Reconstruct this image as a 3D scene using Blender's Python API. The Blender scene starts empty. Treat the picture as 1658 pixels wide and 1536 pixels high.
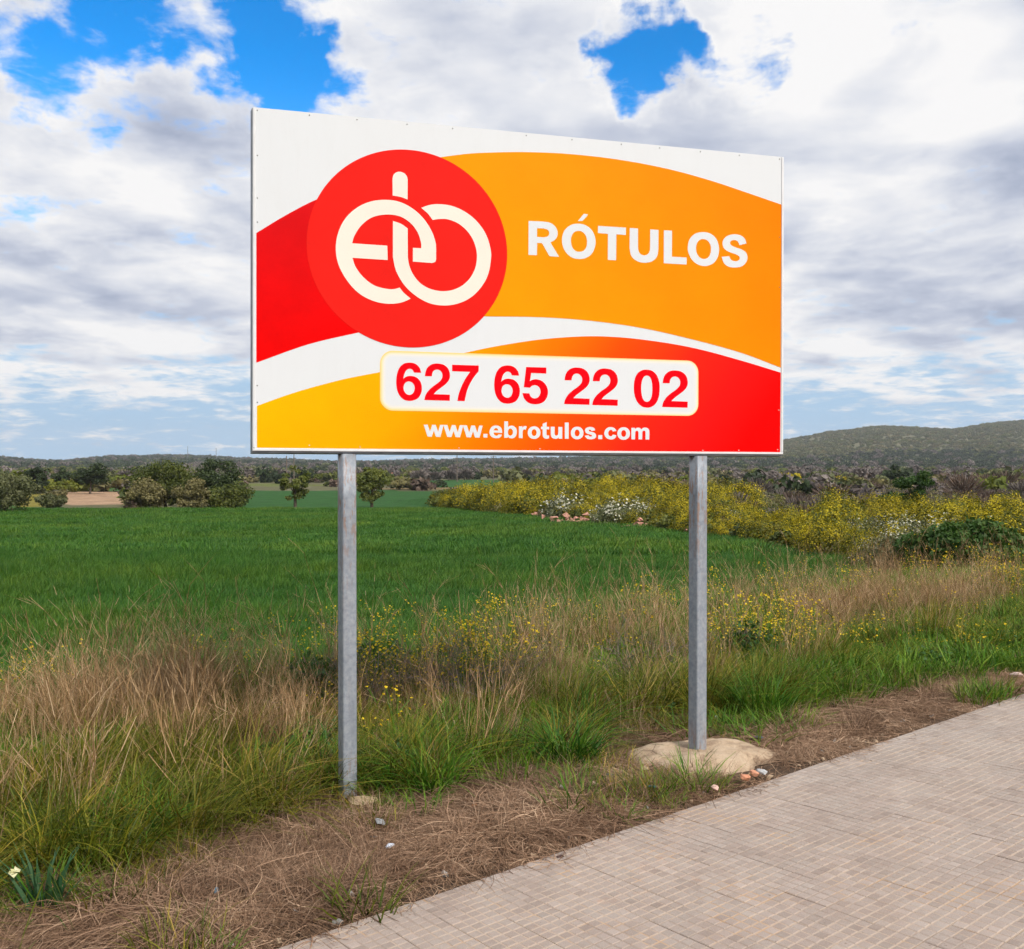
import bpy, math, random
import numpy as np
from mathutils import Matrix, Vector, noise as mnoise

SC = bpy.context.scene
COL = SC.collection
RNG = np.random.default_rng(11)

# ---------------------------------------------------------------- camera, sky, sun, exposure
F = 1500.0; PX, PY = 829.0, 768.0          # focal length and centre of the 1658 x 1536 photograph, in its pixels
PITCH = -math.atan(18 / F); EYE = 1.65
cam_d = bpy.data.cameras.new('camera'); cam = bpy.data.objects.new('camera', cam_d); COL.objects.link(cam)
cam_d.sensor_fit = 'HORIZONTAL'; cam_d.sensor_width = 36.0; cam_d.lens = 36.0 * F / 1658
cam_d.clip_start = 0.05; cam_d.clip_end = 20000
cam.location = (0, 0, EYE); cam.rotation_euler = (math.pi / 2 + PITCH, 0, 0)
SC.camera = cam

SUN_DIR = Vector((0.50, -0.62, 0.72)).normalized()
SUN_EL = math.asin(SUN_DIR.z); SUN_AZ = math.atan2(SUN_DIR.x, SUN_DIR.y)
sun_d = bpy.data.lights.new('sun', 'SUN'); sun = bpy.data.objects.new('sun', sun_d); COL.objects.link(sun)
sun_d.energy = 3.3; sun_d.angle = math.radians(8); sun_d.color = (1.0, 0.94, 0.85)
sun.rotation_euler = (-SUN_DIR).to_track_quat('-Z', 'Y').to_euler(); sun.location = (20, -20, 40)

SC.view_settings.view_transform = 'Standard'; SC.view_settings.look = 'None'
SC.view_settings.exposure = 0.17; SC.view_settings.gamma = 1.0
SC.view_settings.use_curve_mapping = False
SC.render.engine = 'CYCLES'
SC.cycles.use_denoising = True
SC.cycles.use_adaptive_sampling = True; SC.cycles.adaptive_threshold = 0.03
SC.cycles.max_bounces = 4; SC.cycles.diffuse_bounces = 2; SC.cycles.transparent_max_bounces = 8
SC.cycles.transmission_bounces = 2; SC.cycles.volume_bounces = 0; SC.cycles.glossy_bounces = 2
SC.cycles.sample_clamp_indirect = 6.0


class NT:
    """small helper to wire shader nodes"""
    def __init__(s, tree): s.t = tree; tree.nodes.clear()
    def n(s, typ, **kw):
        nd = s.t.nodes.new(typ)
        for k, v in kw.items():
            if hasattr(nd, k): setattr(nd, k, v)
        return nd
    def l(s, a, b): s.t.links.new(a, b)
    def put(s, sock, v):
        if isinstance(v, bpy.types.NodeSocket): s.l(v, sock)
        elif v is not None: sock.default_value = v
    def math(s, op, a, b=None, c=None, clamp=False):
        nd = s.n('ShaderNodeMath', operation=op, use_clamp=clamp)
        s.put(nd.inputs[0], a); s.put(nd.inputs[1], b)
        if c is not None: s.put(nd.inputs[2], c)
        return nd.outputs[0]
    def vmath(s, op, a, b=None, scale=None):
        nd = s.n('ShaderNodeVectorMath', operation=op)
        s.put(nd.inputs[0], a)
        if b is not None: s.put(nd.inputs[1], b)
        if scale is not None: s.put(nd.inputs['Scale'], scale)
        return nd.outputs['Value'] if op in ('DOT_PRODUCT', 'LENGTH') else nd.outputs['Vector']
    def noise(s, vec, scale, detail=4, rough=0.55, dist=0.0):
        nd = s.n('ShaderNodeTexNoise')
        if vec is not None: s.l(vec, nd.inputs['Vector'])
        nd.inputs['Scale'].default_value = scale; nd.inputs['Detail'].default_value = detail
        nd.inputs['Roughness'].default_value = rough; nd.inputs['Distortion'].default_value = dist
        return nd.outputs['Fac']
    def step(s, v, a, b, lo=0.0, hi=1.0):
        nd = s.n('ShaderNodeMapRange', interpolation_type='SMOOTHSTEP')
        s.put(nd.inputs['Value'], v)
        nd.inputs['From Min'].default_value = a; nd.inputs['From Max'].default_value = b
        nd.inputs['To Min'].default_value = lo; nd.inputs['To Max'].default_value = hi
        return nd.outputs['Result']
    def mix(s, f, a, b, blend='MIX'):
        nd = s.n('ShaderNodeMix', data_type='RGBA', blend_type=blend)
        s.put(nd.inputs[0], f); s.put(nd.inputs[6], a); s.put(nd.inputs[7], b)
        return nd.outputs[2]
    def ramp(s, f, stops):
        nd = s.n('ShaderNodeValToRGB'); cr = nd.color_ramp
        while len(cr.elements) < len(stops): cr.elements.new(0.5)
        for e, (p, c) in zip(cr.elements, stops): e.position = p; e.color = (*c[:3], 1)
        s.put(nd.inputs[0], f); return nd.outputs[0]


def rgb(*c):                                   # 0-255 sRGB to linear
    return tuple((v / 255 / 12.92 if v / 255 <= 0.04045 else ((v / 255 + 0.055) / 1.055) ** 2.4) for v in c) + (1.0,)


def ray(x, y):
    dx, dz = (x - PX) / F, -(y - PY) / F
    return np.array([dx, math.cos(PITCH) - math.sin(PITCH) * dz, math.sin(PITCH) + math.cos(PITCH) * dz])


def project(p):
    p = np.asarray(p, float); x, y, z = p[..., 0], p[..., 1], p[..., 2] - EYE
    d = y * math.cos(PITCH) + z * math.sin(PITCH); h = -y * math.sin(PITCH) + z * math.cos(PITCH)
    d = np.where(d < 0.05, 0.05, d)
    return PX + F * x / d, PY - F * h / d


# ---- the sky: clear Nishita blue behind a broken deck of cumulus
world = bpy.data.worlds.new('World'); SC.world = world; world.use_nodes = True
w = NT(world.node_tree)
sky = w.n('ShaderNodeTexSky', sky_type='NISHITA', sun_disc=False)
sky.sun_elevation = SUN_EL; sky.sun_rotation = SUN_AZ; sky.altitude = 50
sky.air_density = 1.0; sky.dust_density = 0.25; sky.ozone_density = 3.0
hs = w.n('ShaderNodeHueSaturation'); hs.inputs['Saturation'].default_value = 1.0; hs.inputs['Value'].default_value = 1.0
hs.inputs['Hue'].default_value = 0.49
w.l(sky.outputs[0], hs.inputs['Color'])
bg_sky = w.n('ShaderNodeBackground'); bg_sky.inputs['Strength'].default_value = 0.13
gm = w.n('ShaderNodeGamma'); gm.inputs['Gamma'].default_value = 1.5
w.l(w.mix(1.0, hs.outputs[0], (0.105, 0.145, 0.175, 1), 'MULTIPLY'), gm.inputs['Color'])
tc = w.n('ShaderNodeTexCoord'); D = tc.outputs['Generated']
sep = w.n('ShaderNodeSeparateXYZ'); w.l(D, sep.inputs[0])
clear = w.mix(1.0, gm.outputs[0], (1.3, 10.4, 10.6, 1), 'MULTIPLY')
haze_f = w.step(sep.outputs['Z'], 0.07, 0.40, 1.0, 0.0)                 # pale air low in the sky
w.l(w.mix(haze_f, clear, (2.85, 4.3, 5.8, 1)), bg_sky.inputs['Color'])
zc = w.math('MAXIMUM', sep.outputs['Z'], 0.0)
inv = w.math('DIVIDE', 1.0, w.math('ADD', zc, 0.17))
flat = w.n('ShaderNodeCombineXYZ'); w.l(sep.outputs['X'], flat.inputs[0]); w.l(sep.outputs['Y'], flat.inputs[1]); w.l(w.math('MULTIPLY', zc, 1.6), flat.inputs[2])
cp = w.vmath('MULTIPLY', w.vmath('SCALE', flat.outputs[0], scale=inv), (1.45, 1.45, 1.6))
cp = w.vmath('ADD', cp, (3.7, 1.9, 0.4))
big = w.noise(cp, 0.8, 3, 0.5)
med = w.noise(cp, 1.7, 7, 0.46, 0.45)
edge = w.noise(w.vmath('ADD', cp, (2.2, 7.7, 1.0)), 5.5, 8, 0.60, 0.2)
cov = w.math('ADD', w.math('MULTIPLY', big, 0.30), w.math('MULTIPLY', med, 0.60))
cov = w.math('ADD', cov, w.math('MULTIPLY', w.math('SUBTRACT', edge, 0.5), 0.95))
cov = w.math('ADD', cov, 0.275)
HOLES = [(150, -10, 2.6, .25), (215, 45, 2.0, .20), (335, 15, 2.4, .10), (395, 75, 2.6, .24), (470, 15, 2.1, .20), (440, 100, 1.6, .12),
         (1035, 95, 2.0, .22), (1070, 124, 1.8, .21), (1005, 70, 1.3, .10), (1105, 110, 1.4, .10), (60, 125, 2.2, .22), (20, 95, 2.2, .12), (490, 155, 2.4, .26), (1205, 72, 1.6, .20), (1245, 145, 1.8, .12), (15, 365, 1.9, .14), (85, 372, 1.5, .10)]
wv = w.n('ShaderNodeTexNoise'); w.l(D, wv.inputs['Vector']); wv.inputs['Scale'].default_value = 13; wv.inputs['Detail'].default_value = 5; wv.inputs['Roughness'].default_value = 0.55
DW = w.vmath('NORMALIZE', w.vmath('ADD', D, w.vmath('SCALE', w.vmath('SUBTRACT', wv.outputs['Color'], (0.5, 0.5, 0.5)), scale=0.17)))    # ragged edges
for hx, hy, r, k in HOLES:
    dv = Vector(ray(hx, hy)).normalized()
    g = w.step(w.vmath('DOT_PRODUCT', DW, tuple(dv)), math.cos(math.radians(r * 1.75)), math.cos(math.radians(r * 0.05)), 0.0, k)
    cov = w.math('SUBTRACT', cov, g)
low = w.step(sep.outputs['Z'], 0.02, 0.15, 0.40, 0.0)         # the deck thins out towards the horizon
cov = w.math('SUBTRACT', cov, low)
dens = w.step(cov, 0.31, 0.62)
# lit side and shaded bases of the clouds
lit = w.noise(w.vmath('ADD', cp, (0.13, -0.16, 0.20)), 1.7, 7, 0.46, 0.45)
rel = w.math('SUBTRACT', med, lit)
puff = w.noise(cp, 3.4, 6, 0.5, 0.5)
wide = w.noise(w.vmath('ADD', cp, (9.1, 4.2, 0.0)), 0.75, 4, 0.55)
sh = w.math('ADD', w.math('MULTIPLY', rel, 2.0), w.math('MULTIPLY', w.math('SUBTRACT', puff, 0.5), 0.42))
sh = w.math('ADD', sh, w.math('MULTIPLY', w.math('SUBTRACT', wide, 0.5), -1.5))
sh = w.math('ADD', sh, w.math('MULTIPLY', w.math('SUBTRACT', edge, 0.5), 0.35))
sh = w.math('ADD', sh, w.step(cov, 0.46, 0.86, 0.30, -0.08))
ccol = w.ramp(w.math('ADD', w.math('MULTIPLY', sh, 0.85), 0.515), [(0.0, rgb(170, 180, 203)), (0.28, rgb(199, 206, 223)), (0.55, rgb(230, 233, 241)), (0.85, rgb(255, 254, 254))])
bg_cl = w.n('ShaderNodeBackground'); w.l(ccol, bg_cl.inputs['Color']); bg_cl.inputs['Strength'].default_value = 0.86
mx = w.n('ShaderNodeMixShader'); w.l(dens, mx.inputs[0]); w.l(bg_sky.outputs[0], mx.inputs[1]); w.l(bg_cl.outputs[0], mx.inputs[2])
wo = w.n('ShaderNodeOutputWorld'); w.l(mx.outputs[0], wo.inputs[0])

# ---------------------------------------------------------------- helpers
def tag(o, label=None, cat=None, group=None, kind=None):
    if label: o['label'] = label
    if cat: o['category'] = cat
    if group: o['group'] = group
    if kind: o['kind'] = kind
    return o


def link(name, me, parent=None, loc=None):
    o = bpy.data.objects.new(name, me); COL.objects.link(o)
    if parent: o.parent = parent
    if loc is not None: o.location = loc
    return o


def empty(name, loc, rz=0.0):
    o = bpy.data.objects.new(name, None); COL.objects.link(o); o.location = loc; o.rotation_euler = (0, 0, rz)
    o.empty_display_size = 0.2
    return o


def mesh(name, V, faces, mat=None, tint=None, smooth=False):
    """V (n,3); faces: an (m,k) array or a list of lists"""
    me = bpy.data.meshes.new(name)
    V = np.asarray(V, np.float32)
    if isinstance(faces, np.ndarray):
        m, k = faces.shape
        me.vertices.add(len(V)); me.vertices.foreach_set('co', V.ravel())
        me.loops.add(m * k); me.loops.foreach_set('vertex_index', faces.astype(np.int32).ravel())
        me.polygons.add(m); me.polygons.foreach_set('loop_start', np.arange(0, m * k, k, dtype=np.int32))
        if hasattr(me.polygons[0], 'loop_total') if m else False:
            try: me.polygons.foreach_set('loop_total', np.full(m, k, np.int32))
            except Exception: pass
        me.update(calc_edges=True)
    else:
        me.from_pydata([tuple(map(float, v)) for v in V], [], faces); me.update()
    if tint is not None:
        a = me.attributes.new('tint', 'FLOAT', 'POINT'); a.data.foreach_set('value', np.asarray(tint, np.float32))
    me.polygons.foreach_set('use_smooth', np.full(len(me.polygons), bool(smooth)))
    if mat is not None: me.materials.append(mat)
    return me


def join(parts):
    """parts: list of (V, Fquads, tint) -> one"""
    Vs, Fs, Ts, k = [], [], [], 0
    for V, Fq, T in parts:
        Vs.append(V); Fs.append(Fq + k); Ts.append(T); k += len(V)
    return np.concatenate(Vs), np.concatenate(Fs), np.concatenate(Ts)


def box_vf(x0, x1, y0, y1, z0, z1):
    V = np.array([(x0, y0, z0), (x1, y0, z0), (x1, y1, z0), (x0, y1, z0), (x0, y0, z1), (x1, y0, z1), (x1, y1, z1), (x0, y1, z1)], float)
    Q = np.array([(0, 3, 2, 1), (4, 5, 6, 7), (0, 1, 5, 4), (1, 2, 6, 5), (2, 3, 7, 6), (3, 0, 4, 7)])
    return V, Q


def tube(path, rad, sides=6):
    path = np.asarray(path, float); rad = np.asarray(rad, float); n = len(path)
    tan = np.gradient(path, axis=0); tan /= np.linalg.norm(tan, axis=1)[:, None] + 1e-9
    ref = np.where(np.abs(tan[:, 2:3]) > 0.9, np.array([[1., 0, 0]]), np.array([[0, 0, 1.]]))
    a = np.cross(tan, ref); a /= np.linalg.norm(a, axis=1)[:, None] + 1e-9; b = np.cross(tan, a)
    th = np.linspace(0, 2 * math.pi, sides, endpoint=False)
    V = (path[:, None] + rad[:, None, None] * (np.cos(th)[None, :, None] * a[:, None] + np.sin(th)[None, :, None] * b[:, None])).reshape(-1, 3)
    Q = []
    for i in range(n - 1):
        for j in range(sides):
            k = (j + 1) % sides; Q.append((i * sides + j, i * sides + k, (i + 1) * sides + k, (i + 1) * sides + j))
    return V, np.array(Q), np.full(len(V), 0.5)


# ---- materials
def new_mat(name):
    m = bpy.data.materials.new(name); m.use_nodes = True
    t = NT(m.node_tree); out = t.n('ShaderNodeOutputMaterial')
    return m, t, out


def principled(t, out, col, rough=0.6, metal=0.0, spec=0.3, normal=None):
    b = t.n('ShaderNodeBsdfPrincipled'); t.put(b.inputs['Base Color'], col); t.put(b.inputs['Roughness'], rough)
    b.inputs['Metallic'].default_value = metal; b.inputs['Specular IOR Level'].default_value = spec
    if normal is not None: t.l(normal, b.inputs['Normal'])
    t.l(b.outputs[0], out.inputs['Surface']); return b


def bump(t, h, strength, dist):
    nd = t.n('ShaderNodeBump'); nd.inputs['Strength'].default_value = strength; nd.inputs['Distance'].default_value = dist
    t.l(h, nd.inputs['Height']); return nd.outputs[0]


def plain(name, col, rough=0.6, metal=0.0, spec=0.3, var=0.0, scale=6.0):
    m, t, out = new_mat(name)
    c = col if len(col) == 4 else (*col, 1)
    if var:
        g = t.n('ShaderNodeNewGeometry'); f = t.noise(g.outputs['Position'], scale, 5)
        c = t.mix(t.step(f, 0.3, 0.7), tuple(v * (1 - var) for v in c[:3]) + (1,), tuple(min(1, v * (1 + var)) for v in c[:3]) + (1,))
    principled(t, out, c, rough, metal, spec); return m


def leafy(name, stops, transl=0.25, bright=0.25, inst=0.35, rough=0.6, patch=None):
    """foliage: colour runs along stops by the leaf's own tint, shifted per plant"""
    m, t, out = new_mat(name)
    a = t.n('ShaderNodeAttribute', attribute_name='tint')
    oi = t.n('ShaderNodeObjectInfo')
    f = t.math('ADD', a.outputs['Fac'], t.math('MULTIPLY', t.math('SUBTRACT', oi.outputs['Random'], 0.5), inst), clamp=True)
    c = t.ramp(f, stops)
    k = t.math('ADD', 1.0 - bright, t.math('MULTIPLY', t.math('FRACT', t.math('MULTIPLY', oi.outputs['Random'], 7.31)), 2 * bright))
    c = t.mix(1.0, c, k, 'MULTIPLY')
    if patch:                                  # broad patches of another shade over the ground
        g = t.n('ShaderNodeNewGeometry'); pf = t.noise(g.outputs['Position'], patch[0], 4, 0.6)
        c = t.mix(t.step(pf, 0.42, 0.66, 0.0, patch[2]), c, t.mix(1.0, c, (*patch[1], 1), 'MULTIPLY'))
    d = t.n('ShaderNodeBsdfDiffuse'); t.l(c, d.inputs['Color'])
    tr = t.n('ShaderNodeBsdfTranslucent'); t.l(c, tr.inputs['Color'])
    mx1 = t.n('ShaderNodeMixShader'); mx1.inputs[0].default_value = transl; t.l(d.outputs[0], mx1.inputs[1]); t.l(tr.outputs[0], mx1.inputs[2])
    gl = t.n('ShaderNodeBsdfGlossy'); gl.inputs['Roughness'].default_value = rough; gl.inputs['Color'].default_value = (1, 1, 1, 1)
    mx2 = t.n('ShaderNodeMixShader'); mx2.inputs[0].default_value = 0.02; t.l(mx1.outputs[0], mx2.inputs[1]); t.l(gl.outputs[0], mx2.inputs[2])
    t.l(mx2.outputs[0], out.inputs['Surface']); return m


def scatter(name, pts, rot, scl, idx, protos, label, cat, kind='stuff'):
    """one object whose geometry nodes put a plant of the list at every point"""
    pts = np.asarray(pts, np.float32); n = len(pts)
    me = bpy.data.meshes.new(name); me.vertices.add(n); me.vertices.foreach_set('co', pts.ravel())
    for nm, typ, arr in (('rot', 'FLOAT_VECTOR', rot), ('scl', 'FLOAT_VECTOR', scl), ('idx', 'INT', idx)):
        at = me.attributes.new(nm, typ, 'POINT')
        if typ == 'INT': at.data.foreach_set('value', np.asarray(arr, np.int32))
        else: at.data.foreach_set('vector', np.asarray(arr, np.float32).ravel())
    c = bpy.data.collections.new(name + '_plants')
    for i, pm in enumerate(protos):
        c.objects.link(bpy.data.objects.new('%s_plant_%02d' % (name, i), pm))
    ng = bpy.data.node_groups.new(name + '_scatter', 'GeometryNodeTree')
    ng.interface.new_socket('Geometry', in_out='INPUT', socket_type='NodeSocketGeometry')
    ng.interface.new_socket('Geometry', in_out='OUTPUT', socket_type='NodeSocketGeometry')
    N = ng.nodes; gi = N.new('NodeGroupInput'); go = N.new('NodeGroupOutput')
    ci = N.new('GeometryNodeCollectionInfo'); ci.inputs['Collection'].default_value = c
    ci.inputs['Separate Children'].default_value = True; ci.inputs['Reset Children'].default_value = True
    iop = N.new('GeometryNodeInstanceOnPoints'); iop.inputs['Pick Instance'].default_value = True
    def attr(nm, typ):
        a = N.new('GeometryNodeInputNamedAttribute'); a.data_type = typ; a.inputs['Name'].default_value = nm
        return [s for s in a.outputs if s.enabled and s.name == 'Attribute'][0]
    e2r = N.new('FunctionNodeEulerToRotation')
    L = ng.links.new
    L(gi.outputs[0], iop.inputs['Points']); L(ci.outputs[0], iop.inputs['Instance'])
    L(attr('idx', 'INT'), iop.inputs['Instance Index'])
    L(attr('rot', 'FLOAT_VECTOR'), e2r.inputs[0]); L(e2r.outputs[0], iop.inputs['Rotation'])
    L(attr('scl', 'FLOAT_VECTOR'), iop.inputs['Scale']); L(iop.outputs[0], go.inputs[0])
    o = link(name, me); md = o.modifiers.new('scatter', 'NODES'); md.node_group = ng
    return tag(o, label, cat, None, kind)

# ---------------------------------------------------------------- the lie of the land
E0 = np.array([-0.57988, 3.7762]); DT = np.array([0.78949, 0.61376]); DN = np.array([-0.61376, 0.78949])
SA, SB = 0.0417, -0.0515                      # the pavement and verge fall away from the camera and rise to the right


def tq(x, y):
    a, b = np.asarray(x) - E0[0], np.asarray(y) - E0[1]
    return a * DT[0] + b * DT[1], a * DN[0] + b * DN[1]


def from_tq(t, q):
    return E0[0] + t * DT[0] + q * DN[0], E0[1] + t * DT[1] + q * DN[1]


def sstep(a, b, x):
    k = np.clip((np.asarray(x, float) - a) / (b - a), 0, 1); return k * k * (3 - 2 * k)


def vnoise(x, y, s, seed=0):
    """cheap smooth value noise, vectorised"""
    x = np.asarray(x, float) / s + 57.3 * seed; y = np.asarray(y, float) / s + 19.7 * seed
    xi, yi = np.floor(x), np.floor(y); xf, yf = x - xi, y - yi
    h = lambda a, b: np.modf(np.abs(np.sin(a * 127.1 + b * 311.7) * 43758.5453))[0]
    u, v = xf * xf * (3 - 2 * xf), yf * yf * (3 - 2 * yf)
    return (h(xi, yi) * (1 - u) + h(xi + 1, yi) * u) * (1 - v) + (h(xi, yi + 1) * (1 - u) + h(xi + 1, yi + 1) * u) * v


RIDGE_X = [-400, 0, 60, 100, 180, 300, 400, 560, 700, 900, 1100, 1200, 1270, 1340, 1420, 1480, 1540, 1600, 1658, 1750, 1900, 2300]
RIDGE_Y = [742, 736, 741, 743, 735, 735, 740, 744, 741, 739, 733, 724, 711, 697, 688, 690, 693, 684, 680, 683, 694, 715]


def terrain(x, y):
    x = np.asarray(x, float); y = np.asarray(y, float)
    t, q = tq(x, y)
    xs = 22 * np.tanh(x / 22)
    near = SA * xs + SB * np.minimum(y, 30)
    yy = np.clip(y, 0, 4000)
    drop = np.interp(yy, [0, 15, 90, 110, 150, 250, 450, 800, 1000, 4000], [2.4, 2.75, 4.5, 4.75, 5.0, 5.8, 6.3, 6.6, 6.6, 6.6])
    far = EYE - drop + 0.30 * (vnoise(x, y, 14, 3) - 0.5) * sstep(10, 30, y)
    k = np.maximum(sstep(5, 12, q), sstep(25, 45, y)) * sstep(0, 10, y)
    z = near * (1 - k) + far * k
    # low bank under the shrubs on the right
    z = z + 0.9 * sstep(0, 10, hedge_off(x, y)) * sstep(34, 72, y) * (1 - sstep(90, 130, y)) * (1 - sstep(0.12, 0.30, x / np.maximum(y, 1.0)))
    # hills
    yy2 = np.maximum(y, 1.0)
    px = PX + F * x / yy2
    crest = (750 - np.interp(px, RIDGE_X, RIDGE_Y)) / F * 2300 + EYE - 9
    hill = sstep(700, 2300, y) ** 1.25
    wob = (vnoise(x, y, 160, 5) - 0.5) * 5 + (vnoise(x, y, 60, 6) - 0.5) * 2
    z = z * (1 - hill) + crest * hill + wob * sstep(500, 1400, y)
    z = np.where(y > 2300, z - (y - 2300) * 0.02, z)
    # small unevenness of the verge
    z = z + 0.05 * (vnoise(x, y, 0.7, 1) - 0.5) * sstep(0.05, 0.5, q) * (1 - sstep(12, 20, y))
    return z


HEDGE = np.array([(-7.0, 92), (0.5, 70), (5.9, 52), (9.6, 38), (10.0, 29), (9.9, 23.5), (12.5, 19.5), (17, 17.0), (26, 13)], float)


def hedge_off(x, y):
    """signed distance behind the front line of the shrub belt (positive inside the belt)"""
    x = np.asarray(x, float); y = np.asarray(y, float)
    best = np.full(np.broadcast(x, y).shape, 1e9); sign = np.ones_like(best)
    for (ax, ay), (bx, by) in zip(HEDGE[:-1], HEDGE[1:]):
        dx, dy = bx - ax, by - ay; L2 = dx * dx + dy * dy
        s = np.clip(((x - ax) * dx + (y - ay) * dy) / L2, 0, 1)
        d = np.hypot(x - ax - s * dx, y - ay - s * dy)
        cr = dx * (y - ay) - dy * (x - ax)
        upd = d < best; best = np.where(upd, d, best); sign = np.where(upd, np.sign(cr), sign)
    return best * sign


def field_mask(x, y):
    """the dark green cereal field"""
    t, q = tq(x, y)
    edge = 5.0 + 1.4 * sstep(6, 14, t) + 1.2 * (vnoise(x, y, 2.0, 9) - 0.5)
    return (q > edge) & (hedge_off(x, y) < 0.3) & (y < 88 + 4 * np.sin(x * 0.05))


def at(px, py, Y):
    d = ray(px, py); s = Y / d[1]; return np.array([0, 0, EYE]) + d * s


def on_ground(px, py):
    """where the line of sight through a point of the photograph meets the land"""
    d = ray(px, py); s = np.geomspace(2, 3000, 4000)
    P = d[None] * s[:, None]; h = P[:, 2] + EYE - terrain(P[:, 0], P[:, 1])
    i = int(np.argmax(h < 0)) if (h < 0).any() else len(s) - 1
    return np.array([P[i, 0], P[i, 1], float(terrain(P[i, 0], P[i, 1]))])

# ---------------------------------------------------------------- ground
def land_mesh():
    rr = np.concatenate([[0.0], np.geomspace(0.6, 4200, 220)])
    fine = np.radians(np.linspace(-46, 46, 260)); coarse = np.radians(np.linspace(46, 314, 60))[1:-1]
    th = np.concatenate([fine, coarse]); n, m = len(rr), len(th)
    X = rr[:, None] * np.sin(th)[None]; Y = rr[:, None] * np.cos(th)[None]
    Z = terrain(X, Y)
    t, q = tq(X, Y)
    Z = Z - 0.07 * (1 - sstep(-0.12, -0.02, q)) * (np.hypot(X, Y) < 60)      # bed under the paving
    V = np.stack([X, Y, Z], -1).reshape(-1, 3)
    i, j = np.meshgrid(np.arange(n - 1), np.arange(m), indexing='ij'); j2 = (j + 1) % m
    Q = np.stack([i * m + j, i * m + j2, (i + 1) * m + j2, (i + 1) * m + j], -1).reshape(-1, 4)[:, ::-1]
    me = mesh('ground', V, Q, None, None, True)
    x, y = V[:, 0], V[:, 1]; t, q = tq(x, y)
    col = np.empty((len(V), 4), np.float32); col[:, 3] = 1
    soil = np.array([0.105, 0.072, 0.050]); scrub = np.array([0.125, 0.118, 0.060]); wheat = np.array([0.028, 0.090, 0.018])
    wood = np.array([0.060, 0.062, 0.040]); tan = np.array([0.36, 0.235, 0.145]); heath = np.array([0.15, 0.145, 0.08])
    r = x / np.maximum(y, 1)
    c = np.repeat(scrub[None], len(V), 0)
    nz = vnoise(x, y, 30, 2) * 0.6 + vnoise(x, y, 9, 8) * 0.4
    c = c * (0.75 + 0.5 * nz[:, None])
    def put(mask, k):
        mk = np.clip(np.asarray(mask, float), 0, 1)[:, None]; return c * (1 - mk) + np.asarray(k)[None] * mk
    # strips of far fields in the valley
    for (a0, a1, y0, y1, k) in [(-0.30, 0.02, 92, 178, wheat), (-0.12, 0.06, 215, 330, wheat * 1.1), (-0.50, -0.405, 108, 165, tan), (-0.30, -0.16, 230, 262, (0.12, 0.14, 0.035)),
                                (-0.62, -0.40, 84, 90, (0.20, 0.125, 0.08)), (-0.66, -0.50, 90, 125, (0.05, 0.115, 0.018)), (-0.53, -0.50, 100, 150, (0.20, 0.17, 0.03)), (-0.46, -0.38, 170, 200, (0.05, 0.11, 0.025)), (-0.14, 0.0, 188, 206, (0.20, 0.14, 0.06)),
                                (0.14, 0.22, 330, 380, wheat), (0.29, 0.36, 240, 275, (0.30, 0.22, 0.14)), (-0.02, 0.09, 420, 470, (0.22, 0.12, 0.07)), (0.50, 0.62, 700, 800, (0.24, 0.20, 0.11)),
                                (0.28, 0.33, 520, 560, (0.25, 0.22, 0.12)), (0.40, 0.47, 600, 650, (0.22, 0.17, 0.11)), (-0.55, -0.42, 420, 470, (0.20, 0.09, 0.06)), (-0.47, -0.40, 300, 330, (0.24, 0.15, 0.10))]:
        e = 0.006 * (nz - .5)
        c = put((r > a0 + e) & (r < a1 + e) & (y > y0) & (y < y1), k)
    hill = sstep(700, 1100, y)
    c = put(hill, wood)
    c = put(sstep(1250, 1450, y + 300 * (nz - .5)) * sstep(0.2, 0.3, r), heath * 1.0)
    for (a0, a1, y0, y1) in [(0.36, 0.50, 1500, 1560), (0.44, 0.60, 1180, 1230), (0.50, 0.60, 940, 990), (0.33, 0.42, 1800, 1900), (0.47, 0.52, 1750, 1800), (-0.45, -0.36, 1300, 1400), (0.10, 0.3, 1050, 1085)]:
        c = put((r > a0) & (r < a1) & (y > y0) & (y < y1) & (nz > 0.45), np.array([0.21, 0.18, 0.095]))
    c = put(field_mask(x, y) & (q > 5), wheat)
    c = put((q < 7.5) & (np.hypot(x, y) < 60) & ~(field_mask(x, y)), soil)
    c = put((q > 1.8) & (q < 8) & (np.hypot(x, y) < 60) & ~(field_mask(x, y)), (0.055, 0.055, 0.026))
    col[:, :3] = c
    a = me.attributes.new('soil', 'FLOAT_COLOR', 'POINT'); a.data.foreach_set('color', col.ravel())
    m_, t_, out = new_mat('ground')
    at_ = t_.n('ShaderNodeAttribute', attribute_name='soil'); g = t_.n('ShaderNodeNewGeometry')
    f1 = t_.noise(g.outputs['Position'], 22, 8, 0.65); f2 = t_.noise(g.outputs['Position'], 0.35, 6, 0.6)
    k = t_.math('MULTIPLY', t_.step(f1, 0.25, 0.75, 0.6, 1.35), t_.step(f2, 0.3, 0.7, 0.8, 1.2))
    principled(t_, out, t_.mix(1.0, at_.outputs['Color'], k, 'MULTIPLY'), 0.95, 0, 0.1, bump(t_, f1, 0.7, 0.02))
    me.materials.append(m_)
    return me


tag(link('ground', land_mesh()), kind='structure')

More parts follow.
